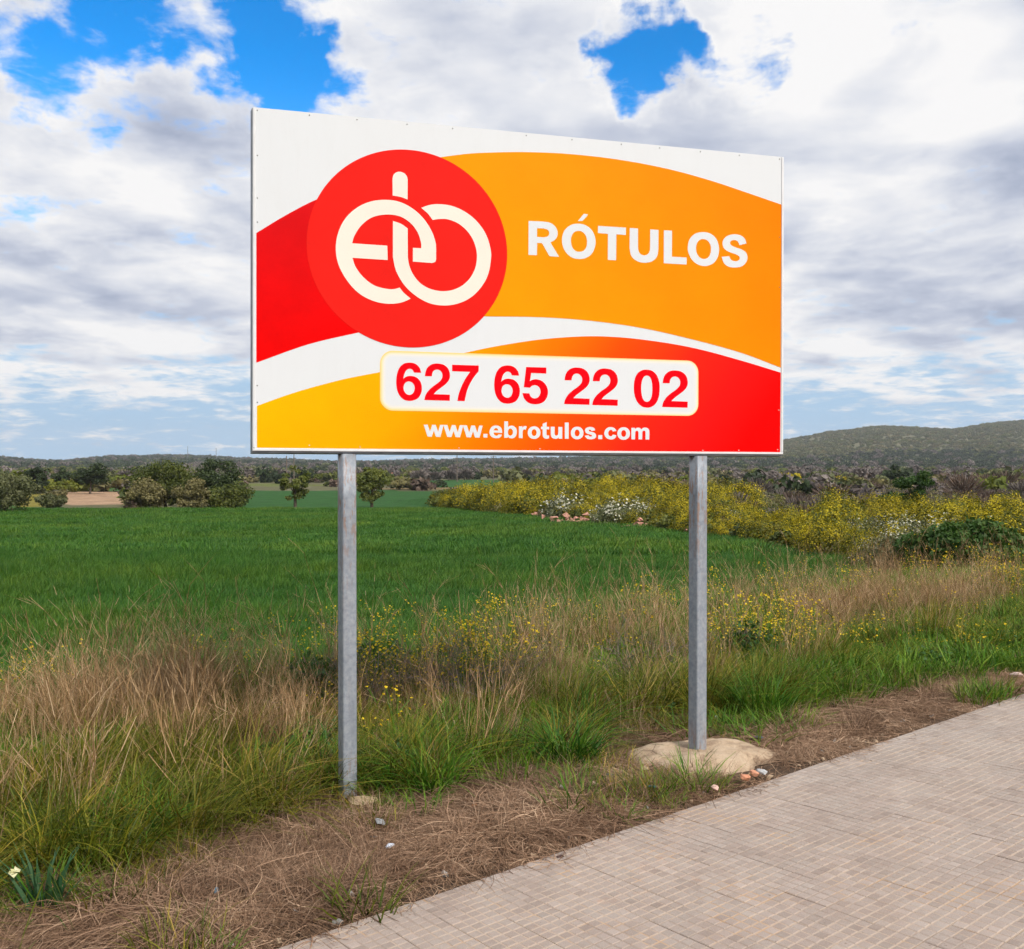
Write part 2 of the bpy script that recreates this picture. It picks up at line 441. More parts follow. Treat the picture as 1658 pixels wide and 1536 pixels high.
# ---------------------------------------------------------------- pavement of 20 cm pressed cement tiles, sixteen pads each
def pave_mat():
    m, t, out = new_mat('pressed_cement')
    g = t.n('ShaderNodeNewGeometry'); oi = t.n('ShaderNodeObjectInfo'); P = g.outputs['Position']
    grain = t.noise(P, 260, 3, 0.6); blot = t.noise(P, 5.5, 6, 0.6); pad = t.n('ShaderNodeAttribute', attribute_name='tint')
    stain = t.noise(P, 2.6, 7, 0.68, 0.8); stain2 = t.noise(P, 17, 4, 0.6)
    f = t.math('ADD', t.math('MULTIPLY', pad.outputs['Fac'], 0.55), t.math('MULTIPLY', oi.outputs['Random'], 0.35))
    c = t.ramp(f, [(0.0, (0.28, 0.226, 0.193)), (0.35, (0.342, 0.277, 0.238)), (0.7, (0.39, 0.322, 0.28)), (1.0, (0.47, 0.392, 0.342))])
    c = t.mix(t.step(blot, 0.35, 0.7, 0.0, 0.55), c, (0.40, 0.355, 0.315, 1))
    worn = t.noise(P, 1.1, 7, 0.7, 0.6); c = t.mix(t.step(worn, 0.50, 0.68, 0.0, 0.5), c, (0.32, 0.25, 0.205, 1))
    spot = t.noise(P, 38, 2, 0.5); c = t.mix(t.step(spot, 0.72, 0.76, 0.0, 0.6), c, (0.16, 0.125, 0.105, 1))
    rust = t.math('MULTIPLY', t.step(stain, 0.60, 0.72), t.step(stain2, 0.40, 0.62))
    c = t.mix(t.math('MULTIPLY', rust, 0.45), c, (0.50, 0.27, 0.15, 1))
    c = t.mix(1.0, c, t.step(grain, 0.25, 0.75, 0.84, 1.14), 'MULTIPLY')
    rg = t.n('ShaderNodeAttribute', attribute_name='groove')            # sandy dirt lying in the grooves, pale or rusty
    dirt = t.mix(t.step(t.noise(P, 3.2, 5, 0.65), 0.50, 0.62), (0.46, 0.37, 0.295, 1), (0.47, 0.33, 0.215, 1))
    dirt = t.mix(t.step(t.noise(P, 2.1, 5, 0.6), 0.42, 0.52), (0.34, 0.275, 0.23, 1), dirt)
    c = t.mix(rg.outputs['Fac'], c, dirt)
    principled(t, out, c, 0.85, 0, 0.2, bump(t, t.math('ADD', grain, t.math('MULTIPLY', blot, 1.5)), 0.35, 0.003)); return m


M_PAVE = pave_mat()
TILE = 0.20


def tile_vf(rng):
    """plate with sixteen chamfered pads; z = 0 at the tops"""
    V, Q, tint, gr = [], [], [], []
    h = TILE / 2 - 0.0009
    def quad(a, b, c, d): Q.append((a, b, c, d))
    def add(p, t, g): V.append(p); tint.append(t); gr.append(g); return len(V) - 1
    zb = -0.0023
    b = [add((sx * h, sy * h, zb), 0.3, 1.0) for sx, sy in ((-1, -1), (1, -1), (1, 1), (-1, 1))]; quad(*b)
    s = [add((sx * h, sy * h, -0.035), 0.2, 0.6) for sx, sy in ((-1, -1), (1, -1), (1, 1), (-1, 1))]
    for i in range(4): quad(s[i], s[(i + 1) % 4], b[(i + 1) % 4], b[i])
    cell = TILE / 4
    for i in range(4):
        for j in range(4):
            cx, cy = (i - 1.5) * cell, (j - 1.5) * cell; e = cell / 2 - 0.0026
            tt = float(np.clip(rng.normal(0.5, 0.28), 0, 1)); dz = rng.normal(0, 0.0004)
            lo, hi = [], []
            for sx, sy in ((-1, -1), (1, -1), (1, 1), (-1, 1)):
                jx, jy = rng.normal(0, 0.0010, 2)
                ox = np.clip(cx + sx * e + jx, -h + .0002, h - .0002); oy = np.clip(cy + sy * e + jy, -h + .0002, h - .0002)
                lo.append(add((ox, oy, zb + 0.0001), tt, 0.75))
                hi.append(add((ox - sx * 0.0030, oy - sy * 0.0030, dz - rng.random() * .0003), tt, 0.0))
            quad(*hi)
            for k in range(4): quad(lo[k], lo[(k + 1) % 4], hi[(k + 1) % 4], hi[k])
    return np.array(V), np.array(Q), np.array(tint), np.array(gr)


def with_groove(me, gr):
    a = me.attributes.new('groove', 'FLOAT', 'POINT'); a.data.foreach_set('value', np.asarray(gr, np.float32)); return me


def pavement():
    bed = plain('paving_sand', (0.36, 0.26, 0.18), 0.95, 0, 0.1, 0.35, 9)
    ax = Vector((DT[0], DT[1], SA * DT[0] + SB * DT[1])).normalized(); up = Vector((-SA, -SB, 1)).normalized(); ay = up.cross(ax)
    Rm = Matrix((ax, ay, up)).transposed().to_4x4()
    # sand bed: a thick slab whose top shows only in the joints
    t0, t1, q0, q1 = -6.0, 16.0, -5.4, -0.004
    cx, cy = from_tq((t0 + t1) / 2, (q0 + q1) / 2)
    V, Q = box_vf(-(t1 - t0) / 2, (t1 - t0) / 2, -(q1 - q0) / 2, (q1 - q0) / 2, -0.06, -0.0048)
    root = link('pavement', mesh('pavement', V, Q, bed)); tag(root, kind='structure')
    root.matrix_world = Matrix.Translation((cx, cy, SA * cx + SB * cy + 0.012)) @ Rm
    inv = root.matrix_world.inverted()
    rng = np.random.default_rng(5)
    protos = []
    for k in range(14):
        V, Q, T, G = tile_vf(rng); protos.append(with_groove(mesh('paving_tile', V, Q, M_PAVE, T), G))
    cells = []
    for i in range(int((t1 - t0) / TILE)):
        for j in range(int((q1 - q0) / TILE)):
            t_ = t0 + (i + .5) * TILE; q_ = -(j + .5) * TILE
            x, y = from_tq(t_, q_); z = SA * x + SB * y + 0.012
            vis = False; size = 0.0
            if y > 1.0:
                u, v = project((x, y, z)); vis = (-120 < u < 1790) and (v < 1660); size = TILE / y
            cells.append((-size if vis else 1.0, x, y, z))
    cells.sort(key=lambda c: c[0])
    rest = []
    for n_, (s_, x, y, z) in enumerate(cells):
        rx, ry, rz = float(np.clip(rng.normal(0, 0.003), -.006, .006)), float(np.clip(rng.normal(0, 0.003), -.006, .006)), rng.normal(0, 0.006) + (math.pi / 2) * int(rng.integers(4))
        Mx = Matrix.Translation((x, y, z + float(np.clip(rng.normal(0, 0.0006), -.001, .001)))) @ Rm @ Matrix.Rotation(rz, 4, 'Z') @ Matrix.Rotation(rx, 4, 'X') @ Matrix.Rotation(ry, 4, 'Y')
        if s_ < 0 and n_ < 300:
            o = bpy.data.objects.new('paving_tile', protos[int(rng.integers(14))]); COL.objects.link(o); o.parent = root
            o.matrix_parent_inverse = Matrix(); o.matrix_basis = inv @ Mx
        else: rest.append(inv @ Mx)
    # the tiles past the frame: one joined part
    Vs, Qs, Ts, Gs, k = [], [], [], [], 0
    for i, Mx in enumerate(rest):
        V, Q, T, G = tile_vf(np.random.default_rng(i)); A = np.array(Mx)
        Vs.append(V @ A[:3, :3].T + A[:3, 3]); Qs.append(Q + k); Ts.append(T); Gs.append(G); k += len(V)
    o = link('paving_tiles', with_groove(mesh('paving_tiles', np.concatenate(Vs), np.concatenate(Qs), M_PAVE, np.concatenate(Ts)), np.concatenate(Gs)), root)
    tag(o, kind='stuff')


pavement()

# ---------------------------------------------------------------- the billboard
ART = {
  'company_name': '''1.6072,1.4016c 1.6965,1.4042c 1.7424,1.3993 1.7764,1.3769 1.7903,1.3408 1.7793,1.3048 1.7444,1.2805c 1.7998,1.1965c 1.7381,1.1965c 1.6921,1.2729c 1.6611,1.2728c 1.6594,1.1980c 1.6066,1.1967c|1.6600,1.3613c 1.7030,1.3624c 1.7287,1.3544 1.7369,1.3347 1.7269,1.3164 1.7012,1.3086c 1.6601,1.3096c;1.9210,1.4060 1.9697,1.3994 2.0120,1.3684 2.0328,1.3162 2.0272,1.2624 2.0028,1.2208 1.9653,1.1973 1.9279,1.1907 1.8841,1.1961 1.8442,1.2248 1.8219,1.2677 1.8190,1.3161 1.8356,1.3614 1.8745,1.3949|1.9230,1.3626 1.9510,1.3564 1.9717,1.3329 1.9783,1.2977 1.9718,1.2635 1.9540,1.2420 1.9288,1.2351 1.9027,1.2398 1.8822,1.2625 1.8747,1.2975 1.8793,1.3288 1.8960,1.3520;1.9574,1.4689c 1.9846,1.4672c 1.9789,1.4570c 1.9481,1.4247c 1.9191,1.4218c;2.0496,1.4012c 2.2322,1.4025c 2.2313,1.3566c 2.1692,1.3571c 2.1676,1.1964c 2.1134,1.1960c 2.1140,1.3562c 2.0487,1.3574c;2.2571,1.4014c 2.3120,1.4023c 2.3122,1.2886c 2.3161,1.2618 2.3297,1.2445 2.3529,1.2377 2.3762,1.2463 2.3897,1.2671 2.3926,1.2890c 2.3933,1.4022c 2.4488,1.4022c 2.4481,1.2832c 2.4394,1.2373 2.4093,1.2057 2.3588,1.1919 2.3076,1.1990 2.2690,1.2274 2.2564,1.2762c;2.4850,1.4028c 2.5400,1.4036c 2.5393,1.2404c 2.6401,1.2408c 2.6392,1.1968c 2.4845,1.1963c;2.7483,1.4080 2.7995,1.4030 2.8419,1.3734 2.8622,1.3174 2.8563,1.2635 2.8301,1.2214 2.7930,1.1999 2.7568,1.1942 2.7128,1.2028 2.6749,1.2300 2.6519,1.2726 2.6469,1.3044 2.6587,1.3555 2.6944,1.3926|2.7514,1.3640 2.7825,1.3568 2.8027,1.3304 2.8068,1.2975 2.7988,1.2657 2.7818,1.2462 2.7567,1.2384 2.7297,1.2469 2.7097,1.2714 2.7036,1.3032 2.7105,1.3358 2.7275,1.3561;3.0557,1.3552c 3.0402,1.3877 3.0094,1.4053 2.9645,1.4080 2.9208,1.3950 2.8935,1.3702 2.8875,1.3393 2.8997,1.3123 2.9312,1.2947 2.9771,1.2817 3.0026,1.2702 3.0078,1.2556 2.9966,1.2419 2.9751,1.2370 2.9486,1.2438 2.9333,1.2670c 2.8816,1.2594c 2.8958,1.2223 2.9263,1.2009 2.9752,1.1962 3.0232,1.2081 3.0539,1.2359 3.0621,1.2690 3.0507,1.2981 3.0178,1.3157 2.9769,1.3262 2.9484,1.3375 2.9392,1.3517 2.9493,1.3663 2.9717,1.3714 2.9942,1.3635 3.0055,1.3410c''',
  'phone_number': '''0.9560,0.4684c 0.9140,0.4684c 0.9051,0.4840 0.8874,0.4900 0.8679,0.4795 0.8562,0.4545 0.8515,0.4303c 0.8680,0.4431 0.8933,0.4484 0.9258,0.4417 0.9507,0.4176 0.9603,0.3836 0.9556,0.3481 0.9378,0.3195 0.9141,0.3072 0.8876,0.3025 0.8552,0.3089 0.8305,0.3319 0.8152,0.3655 0.8099,0.4093 0.8145,0.4563 0.8285,0.4936 0.8538,0.5178 0.8873,0.5258 0.9228,0.5193 0.9465,0.4970|0.8845,0.4159 0.9022,0.4105 0.9146,0.3943 0.9176,0.3755 0.9117,0.3530 0.8993,0.3404 0.8858,0.3372 0.8698,0.3421 0.8569,0.3577 0.8527,0.3781 0.8574,0.3999 0.8698,0.4120;0.9780,0.4489c 0.9822,0.4756 0.9940,0.5007 1.0196,0.5198 1.0507,0.5255 1.0897,0.5189 1.1168,0.4960 1.1271,0.4618 1.1229,0.4338 1.1049,0.4090 1.0749,0.3845 1.0479,0.3638 1.0300,0.3450c 1.1272,0.3436c 1.1261,0.3079c 0.9752,0.3090c 0.9805,0.3339 0.9984,0.3638 1.0270,0.3905 1.0568,0.4125 1.0760,0.4326 1.0826,0.4547 1.0777,0.4741 1.0657,0.4862 1.0496,0.4899 1.0328,0.4841 1.0233,0.4708 1.0191,0.4494c;1.1403,0.5210c 1.3007,0.5210c 1.3001,0.4862c 1.2757,0.4568 1.2502,0.4155 1.2301,0.3691 1.2156,0.3073c 1.1720,0.3082c 1.1804,0.3501 1.1985,0.3982 1.2227,0.4447 1.2489,0.4818c 1.1403,0.4830c;1.5496,0.4677c 1.5052,0.4678c 1.4959,0.4838 1.4772,0.4899 1.4567,0.4791 1.4443,0.4535 1.4394,0.4287c 1.4567,0.4418 1.4835,0.4473 1.5177,0.4403 1.5440,0.4156 1.5541,0.3807 1.5491,0.3443 1.5304,0.3148 1.5055,0.3022 1.4775,0.2975 1.4433,0.3040 1.4173,0.3276 1.4011,0.3622 1.3955,0.4071 1.4004,0.4553 1.4152,0.4936 1.4418,0.5185 1.4771,0.5267 1.5145,0.5200 1.5395,0.4971|1.4742,0.4139 1.4929,0.4083 1.5060,0.3917 1.5091,0.3724 1.5029,0.3493 1.4898,0.3364 1.4755,0.3330 1.4588,0.3381 1.4451,0.3541 1.4407,0.3751 1.4456,0.3975 1.4587,0.4099;1.5934,0.5205c 1.7197,0.5211c 1.7197,0.4845c 1.6249,0.4856c 1.6168,0.4356c 1.6293,0.4432 1.6565,0.4481 1.6913,0.4393 1.7186,0.4137 1.7301,0.3774 1.7244,0.3419 1.7041,0.3140 1.6757,0.3007 1.6472,0.2971 1.6094,0.3049 1.5824,0.3286 1.5698,0.3629c 1.6131,0.3620c 1.6232,0.3416 1.6440,0.3323 1.6661,0.3388 1.6800,0.3568 1.6838,0.3751 1.6787,0.3945 1.6660,0.4076 1.6470,0.4126 1.6294,0.4073 1.6181,0.3967c 1.5785,0.3982c;1.8357,0.4472c 1.8402,0.4749 1.8530,0.5010 1.8806,0.5208 1.9141,0.5267 1.9562,0.5199 1.9854,0.4961 1.9965,0.4606 1.9920,0.4315 1.9726,0.4057 1.9402,0.3803 1.9112,0.3587 1.8918,0.3393c 1.9968,0.3378c 1.9955,0.3007c 1.8327,0.3019c 1.8385,0.3277 1.8577,0.3588 1.8885,0.3865 1.9208,0.4094 1.9414,0.4302 1.9485,0.4532 1.9433,0.4734 1.9303,0.4859 1.9129,0.4898 1.8948,0.4837 1.8845,0.4699 1.8801,0.4477c;2.0168,0.4460c 2.0213,0.4739 2.0343,0.5002 2.0623,0.5201 2.0964,0.5261 2.1391,0.5192 2.1688,0.4952 2.1801,0.4594 2.1756,0.4301 2.1558,0.4041 2.1229,0.3785 2.0934,0.3568 2.0738,0.3372c 2.1804,0.3356c 2.1791,0.2983c 2.0138,0.2995c 2.0196,0.3256 2.0391,0.3569 2.0704,0.3848 2.1032,0.4078 2.1242,0.4288 2.1313,0.4520 2.1260,0.4723 2.1129,0.4850 2.0951,0.4888 2.0768,0.4828 2.0663,0.4689 2.0618,0.4465c;2.4787,0.4453c 2.4834,0.4738 2.4969,0.5006 2.5260,0.5210 2.5615,0.5270 2.6059,0.5201 2.6369,0.4955 2.6486,0.4591 2.6439,0.4291 2.6233,0.4026 2.5891,0.3766 2.5584,0.3544 2.5380,0.3344c 2.6489,0.3328c 2.6476,0.2947c 2.4756,0.2960c 2.4816,0.3225 2.5019,0.3545 2.5345,0.3829 2.5686,0.4065 2.5904,0.4279 2.5979,0.4515 2.5923,0.4722 2.5786,0.4851 2.5602,0.4891 2.5411,0.4829 2.5302,0.4687 2.5255,0.4459c;2.3705,0.5267 2.4076,0.5202 2.4380,0.4940 2.4549,0.4536 2.4584,0.4096 2.4518,0.3559 2.4316,0.3159 2.4033,0.2953 2.3744,0.2903 2.3395,0.2972 2.3086,0.3248 2.2912,0.3651 2.2858,0.4087 2.2904,0.4588 2.3070,0.4980 2.3370,0.5207|2.3720,0.4897 2.3908,0.4833 2.4043,0.4573 2.4091,0.4084 2.4045,0.3612 2.3911,0.3340 2.3730,0.3267 2.3548,0.3332 2.3407,0.3599 2.3346,0.4098 2.3405,0.4570 2.3539,0.4824''',
  'web_address': '''0.9715,0.1649c 0.9949,0.1649c 1.0088,0.1239c 1.0218,0.1644c 1.0428,0.1643c 1.0572,0.1232c 1.0685,0.1646c 1.0896,0.1645c 1.0703,0.0933c 1.0437,0.0943c 1.0319,0.1304c 1.0193,0.0944c 0.9942,0.0950c;1.0884,0.1646c 1.1121,0.1645c 1.1261,0.1233c 1.1392,0.1640c 1.1605,0.1639c 1.1750,0.1226c 1.1864,0.1643c 1.2078,0.1641c 1.1882,0.0926c 1.1614,0.0936c 1.1495,0.1299c 1.1368,0.0937c 1.1113,0.0943c;1.2052,0.1640c 1.2292,0.1639c 1.2434,0.1225c 1.2566,0.1634c 1.2781,0.1633c 1.2928,0.1218c 1.3043,0.1636c 1.3259,0.1635c 1.3062,0.0916c 1.2790,0.0926c 1.2670,0.1290c 1.2541,0.0927c 1.2284,0.0933c;1.3303,0.1146c 1.3549,0.1149c 1.3537,0.0925c 1.3303,0.0931c;1.4458,0.1214c 1.3927,0.1234c 1.3948,0.1137 1.4022,0.1061 1.4122,0.1045 1.4188,0.1076 1.4222,0.1123c 1.4440,0.1112c 1.4353,0.0976 1.4210,0.0906 1.4014,0.0900 1.3805,0.0974 1.3688,0.1134 1.3679,0.1324 1.3766,0.1519 1.3904,0.1623 1.4065,0.1654 1.4283,0.1607 1.4414,0.1451|1.3926,0.1361c 1.3974,0.1458 1.4070,0.1502 1.4165,0.1465 1.4218,0.1351c;1.4579,0.1912c 1.4815,0.1907c 1.4816,0.1563c 1.4907,0.1632 1.5048,0.1659 1.5215,0.1606 1.5333,0.1459 1.5356,0.1259 1.5303,0.1054 1.5172,0.0925 1.5018,0.0893 1.4895,0.0922 1.4799,0.0997c 1.4790,0.0929c 1.4576,0.0931c|1.4956,0.1484 1.5052,0.1434 1.5110,0.1320 1.5101,0.1171 1.5040,0.1085 1.4939,0.1058 1.4851,0.1104 1.4807,0.1231 1.4820,0.1372 1.4873,0.1453;1.5487,0.1627c 1.5708,0.1625c 1.5703,0.1540c 1.5778,0.1618 1.5875,0.1645 1.5986,0.1616c 1.5907,0.1428c 1.5809,0.1443 1.5743,0.1400 1.5717,0.1284c 1.5722,0.0913c 1.5484,0.0924c;1.6435,0.1637 1.6640,0.1592 1.6786,0.1444 1.6833,0.1260 1.6783,0.1062 1.6641,0.0924 1.6436,0.0873 1.6231,0.0920 1.6085,0.1054 1.6040,0.1251 1.6085,0.1440 1.6230,0.1586|1.6435,0.1457 1.6535,0.1415 1.6590,0.1257 1.6540,0.1103 1.6436,0.1053 1.6331,0.1101 1.6281,0.1254 1.6335,0.1412;1.9169,0.1652 1.9380,0.1606 1.9530,0.1456 1.9577,0.1270 1.9526,0.1069 1.9381,0.0929 1.9171,0.0878 1.8961,0.0925 1.8812,0.1061 1.8765,0.1260 1.8811,0.1452 1.8960,0.1600|1.9170,0.1469 1.9272,0.1426 1.9329,0.1267 1.9278,0.1111 1.9170,0.1061 1.9063,0.1108 1.9012,0.1263 1.9067,0.1424;2.2195,0.1660 2.2411,0.1613 2.2565,0.1462 2.2613,0.1273 2.2561,0.1070 2.2412,0.0929 2.2197,0.0877 2.1981,0.0924 2.1828,0.1062 2.1780,0.1264 2.1827,0.1458 2.1980,0.1608|2.2196,0.1476 2.2301,0.1432 2.2359,0.1270 2.2306,0.1112 2.2196,0.1061 2.2086,0.1110 2.2033,0.1267 2.2090,0.1429;1.7225,0.1904c 1.7226,0.1622c 1.7391,0.1615c 1.7382,0.1460c 1.7217,0.1467c 1.7217,0.1172c 1.7263,0.1098 1.7378,0.1094c 1.7379,0.0918c 1.7227,0.0895 1.7066,0.0933 1.6993,0.1029 1.6975,0.1160c 1.6974,0.1469c 1.6869,0.1472c 1.6873,0.1621c 1.6974,0.1627c 1.6974,0.1794c;1.7483,0.1629c 1.7732,0.1628c 1.7728,0.1235c 1.7760,0.1121 1.7839,0.1091 1.7922,0.1127 1.7963,0.1238c 1.7967,0.1622c 1.8217,0.1617c 1.8218,0.0904c 1.7991,0.0907c 1.7991,0.0986c 1.7899,0.0919 1.7779,0.0896 1.7613,0.0934 1.7512,0.1056 1.7484,0.1232c;1.8378,0.1894c 1.8629,0.1897c 1.8626,0.0909c 1.8380,0.0911c;2.0338,0.1444c 2.0098,0.1401c 2.0050,0.1463 1.9975,0.1479 1.9919,0.1443 1.9952,0.1381 2.0107,0.1343 2.0305,0.1274 2.0400,0.1123 2.0353,0.0984 2.0202,0.0907 2.0014,0.0887 1.9802,0.0934 1.9657,0.1101c 1.9910,0.1144c 1.9952,0.1078 2.0037,0.1057 2.0122,0.1089 2.0107,0.1147 1.9966,0.1190 1.9769,0.1254 1.9670,0.1404 1.9712,0.1539 1.9848,0.1621 2.0012,0.1649 2.0201,0.1616 2.0305,0.1528;2.0532,0.1156c 2.0796,0.1154c 2.0792,0.0903c 2.0527,0.0910c;2.1718,0.1420c 2.1479,0.1377c 2.1432,0.1462 2.1346,0.1483 2.1242,0.1432 2.1185,0.1288 2.1228,0.1141 2.1328,0.1088 2.1423,0.1112 2.1480,0.1198c 2.1728,0.1155c 2.1647,0.0997 2.1504,0.0911 2.1323,0.0891 2.1100,0.0960 2.0948,0.1138 2.0924,0.1285 2.0995,0.1488 2.1146,0.1615 2.1336,0.1658 2.1550,0.1616 2.1670,0.1514;2.2709,0.1631c 2.2935,0.1629c 2.2940,0.1539c 2.3036,0.1617 2.3157,0.1646 2.3292,0.1611 2.3360,0.1535c 2.3471,0.1623 2.3617,0.1656 2.3787,0.1613 2.3884,0.1501 2.3904,0.1352c 2.3895,0.0912c 2.3647,0.0914c 2.3646,0.1349c 2.3617,0.1434 2.3535,0.1460 2.3448,0.1414 2.3428,0.1301c 2.3424,0.0916c 2.3178,0.0918c 2.3177,0.1343c 2.3143,0.1424 2.3061,0.1450 2.2979,0.1399 2.2955,0.1273c 2.2951,0.0911c 2.2705,0.0913c''',
  'logo_letters': '''0.9067,1.1969c 0.9556,1.1975c 0.9540,1.2312 0.9342,1.2888 0.8924,1.3409 0.8296,1.3757 0.7478,1.3802 0.6666,1.3568 0.6067,1.3063 0.5685,1.2459 0.5556,1.2019c 0.7573,1.2004c 0.7597,1.1172c 0.5572,1.1187c 0.5748,1.0688 0.6208,1.0095 0.6863,0.9648 0.7676,0.9487 0.8027,0.9520 0.8292,0.9611c 0.8535,0.9318 0.8944,0.8994c 0.8379,0.8740 0.7677,0.8638 0.6825,0.8746 0.5979,0.9140 0.5307,0.9816 0.4797,1.0712 0.4630,1.1624 0.4750,1.2515 0.5121,1.3347 0.5745,1.4022 0.6550,1.4474 0.7438,1.4655 0.8295,1.4593 0.9080,1.4242 0.9713,1.3698 1.0190,1.2982 1.0405,1.2366 1.0438,1.1973c 1.0438,1.1382c 1.0383,1.1229 1.0192,1.1147c 0.9068,1.1170c;0.7881,1.4936c 0.7872,1.5933c 0.7934,1.6148 0.8082,1.6292 0.8293,1.6348 0.8528,1.6297 0.8701,1.6131 0.8756,1.5924c 0.8749,1.4766c 0.8357,1.4886;0.7898,1.3457c 0.8375,1.3325 0.8759,1.3085c 0.8769,1.1404c 0.8848,1.0954 0.9100,1.0388 0.9574,0.9879 1.0194,0.9596 1.0912,0.9529 1.1635,0.9707 1.2281,1.0160 1.2727,1.0837 1.2889,1.1642 1.2774,1.2369 1.2399,1.3046 1.1807,1.3547 1.1147,1.3772 1.0667,1.3763 1.0229,1.3678c 0.9934,1.4043 0.9554,1.4338c 1.0029,1.4537 1.0586,1.4633 1.1387,1.4579 1.2195,1.4280 1.2927,1.3733 1.3459,1.2994 1.3730,1.2131 1.3748,1.1612 1.3568,1.0642 1.3111,0.9820 1.2461,0.9191 1.1717,0.8830 1.0913,0.8683 1.0035,0.8785 0.9243,0.9172 0.8551,0.9788 0.8080,1.0584 0.7900,1.1353c''',
  'red_band': '''0.0241,1.2272c 0.1925,1.3428 0.3705,1.4466 0.5199,1.4966c 0.8039,1.1948c 0.8044,0.7493c 0.6085,0.6951c 0.3125,0.6135 0.0245,0.4994c''',
  'orange_band': '''1.0761,1.7420c 1.2430,1.7762 1.4124,1.7981 1.5843,1.8147 1.8571,1.8268 2.1771,1.8197 2.5060,1.7893 2.8016,1.7390 3.0610,1.6801 3.3038,1.6223c 3.3021,0.5661c 3.0200,0.6530 2.6764,0.7275 2.3425,0.7846 2.0178,0.8154 1.7021,0.8249 1.3381,0.8151c 0.8764,0.8388c 0.8756,1.5594c''',
  'lower_band': '''0.0279,0.2567c 0.1761,0.3153 0.3127,0.3622 0.5208,0.4221 0.7401,0.4708c 1.0224,0.5367c 1.1997,0.5897c 1.3950,0.6366 1.6634,0.6870 1.8986,0.7143 2.0983,0.7236 2.3426,0.7134 2.6765,0.6749 3.0201,0.6035 3.3022,0.5341c 3.2991,0.0136c 0.0280,0.0225c''',
}


BO = np.array([-1.4605, 5.2, 1.7161]); BU = np.array([0.96952, 0.245, -0.00353]); BW = np.array([0.00143, 0.00872, 0.99996]); BN = np.array([0.24502, -0.96948, 0.00811])
BW_, BH_ = 3.3211, 1.9314


def smooth_loop(pts, sub=6):
    """closed outline: Catmull-Rom through the points, sharp where flagged"""
    n = len(pts); out = []
    P = [np.array(p[:2]) for p in pts]; C = [p[2] for p in pts]
    for i in range(n):
        p1, p2 = P[i], P[(i + 1) % n]
        c1, c2 = C[i], C[(i + 1) % n]
        out.append(p1)
        if c1 and c2: continue
        p0 = P[i - 1] if not c1 else 2 * p1 - p2
        p3 = P[(i + 2) % n] if not c2 else 2 * p2 - p1
        ta = (p2 - p0); tb = (p3 - p1)
        L = np.linalg.norm(p2 - p1)
        for tv in (ta, tb):
            pass
        ta = ta / (np.linalg.norm(ta) + 1e-9) * L if not c1 else ta * .5
        tb = tb / (np.linalg.norm(tb) + 1e-9) * L if not c2 else tb * .5
        for k in range(1, sub):
            s = k / sub; s2, s3 = s * s, s * s * s
            out.append((2 * s3 - 3 * s2 + 1) * p1 + (s3 - 2 * s2 + s) * ta + (-2 * s3 + 3 * s2) * p2 + (s3 - s2) * tb)
    return out


def flat_shape(name, groups, thick, mat):
    """flat cut-out; every glyph is filled on its own, then all are joined"""
    Vs, Fs = [], []
    for loops in groups:
        cu = bpy.data.curves.new(name, 'CURVE'); cu.dimensions = '2D'; cu.fill_mode = 'BOTH'; cu.extrude = thick / 2
        for lp in loops:
            sp = cu.splines.new('POLY'); sp.points.add(len(lp) - 1)
            for pt, p in zip(sp.points, lp): pt.co = (p[0], p[1], 0, 1)
            sp.use_cyclic_u = True
        tmp = bpy.data.objects.new(name, cu); me = bpy.data.meshes.new_from_object(tmp)
        k = len(Vs); Vs += [tuple(v.co) for v in me.vertices]; Fs += [[i + k for i in p.vertices] for p in me.polygons]
        bpy.data.objects.remove(tmp); bpy.data.curves.remove(cu); bpy.data.meshes.remove(me)
    return mesh(name, Vs, Fs, mat)


def parse_art(s):
    groups = []
    for g in s.split(';'):
        loops = []
        for l in g.split('|'):
            pts = []
            for tok in l.split():
                c = tok.endswith('c'); a, b = tok.rstrip('c').split(','); pts.append((float(a), float(b), c))
            loops.append(smooth_loop(pts))
        groups.append(loops)
    return groups


def print_mat(name, stops, axis=(1, 0), rough=0.38, span=(0, BW_), wear=0.05):
    """printed film: a colour run along the board, faint fading"""
    m, t, out = new_mat(name)
    tc_ = t.n('ShaderNodeTexCoord'); s_ = t.n('ShaderNodeSeparateXYZ'); t.l(tc_.outputs['Object'], s_.inputs[0])
    f = t.math('ADD', t.math('MULTIPLY', s_.outputs['X'], axis[0]), t.math('MULTIPLY', s_.outputs['Y'], axis[1]))
    f = t.step(f, span[0], span[1]) if False else t.math('DIVIDE', t.math('SUBTRACT', f, span[0]), span[1] - span[0], clamp=True)
    c = t.ramp(f, stops) if len(stops) > 1 else (*stops[0][1][:3], 1)
    n1 = t.noise(tc_.outputs['Object'], 3.0, 6, 0.6); n2 = t.noise(tc_.outputs['Object'], 90, 3)
    k = t.math('MULTIPLY', t.step(n1, 0.3, 0.7, 1 - wear, 1 + wear), t.step(n2, 0.2, 0.8, 0.985, 1.015))
    c = t.mix(1.0, c, k, 'MULTIPLY')
    principled(t, out, c, rough, 0, 0.05); return m


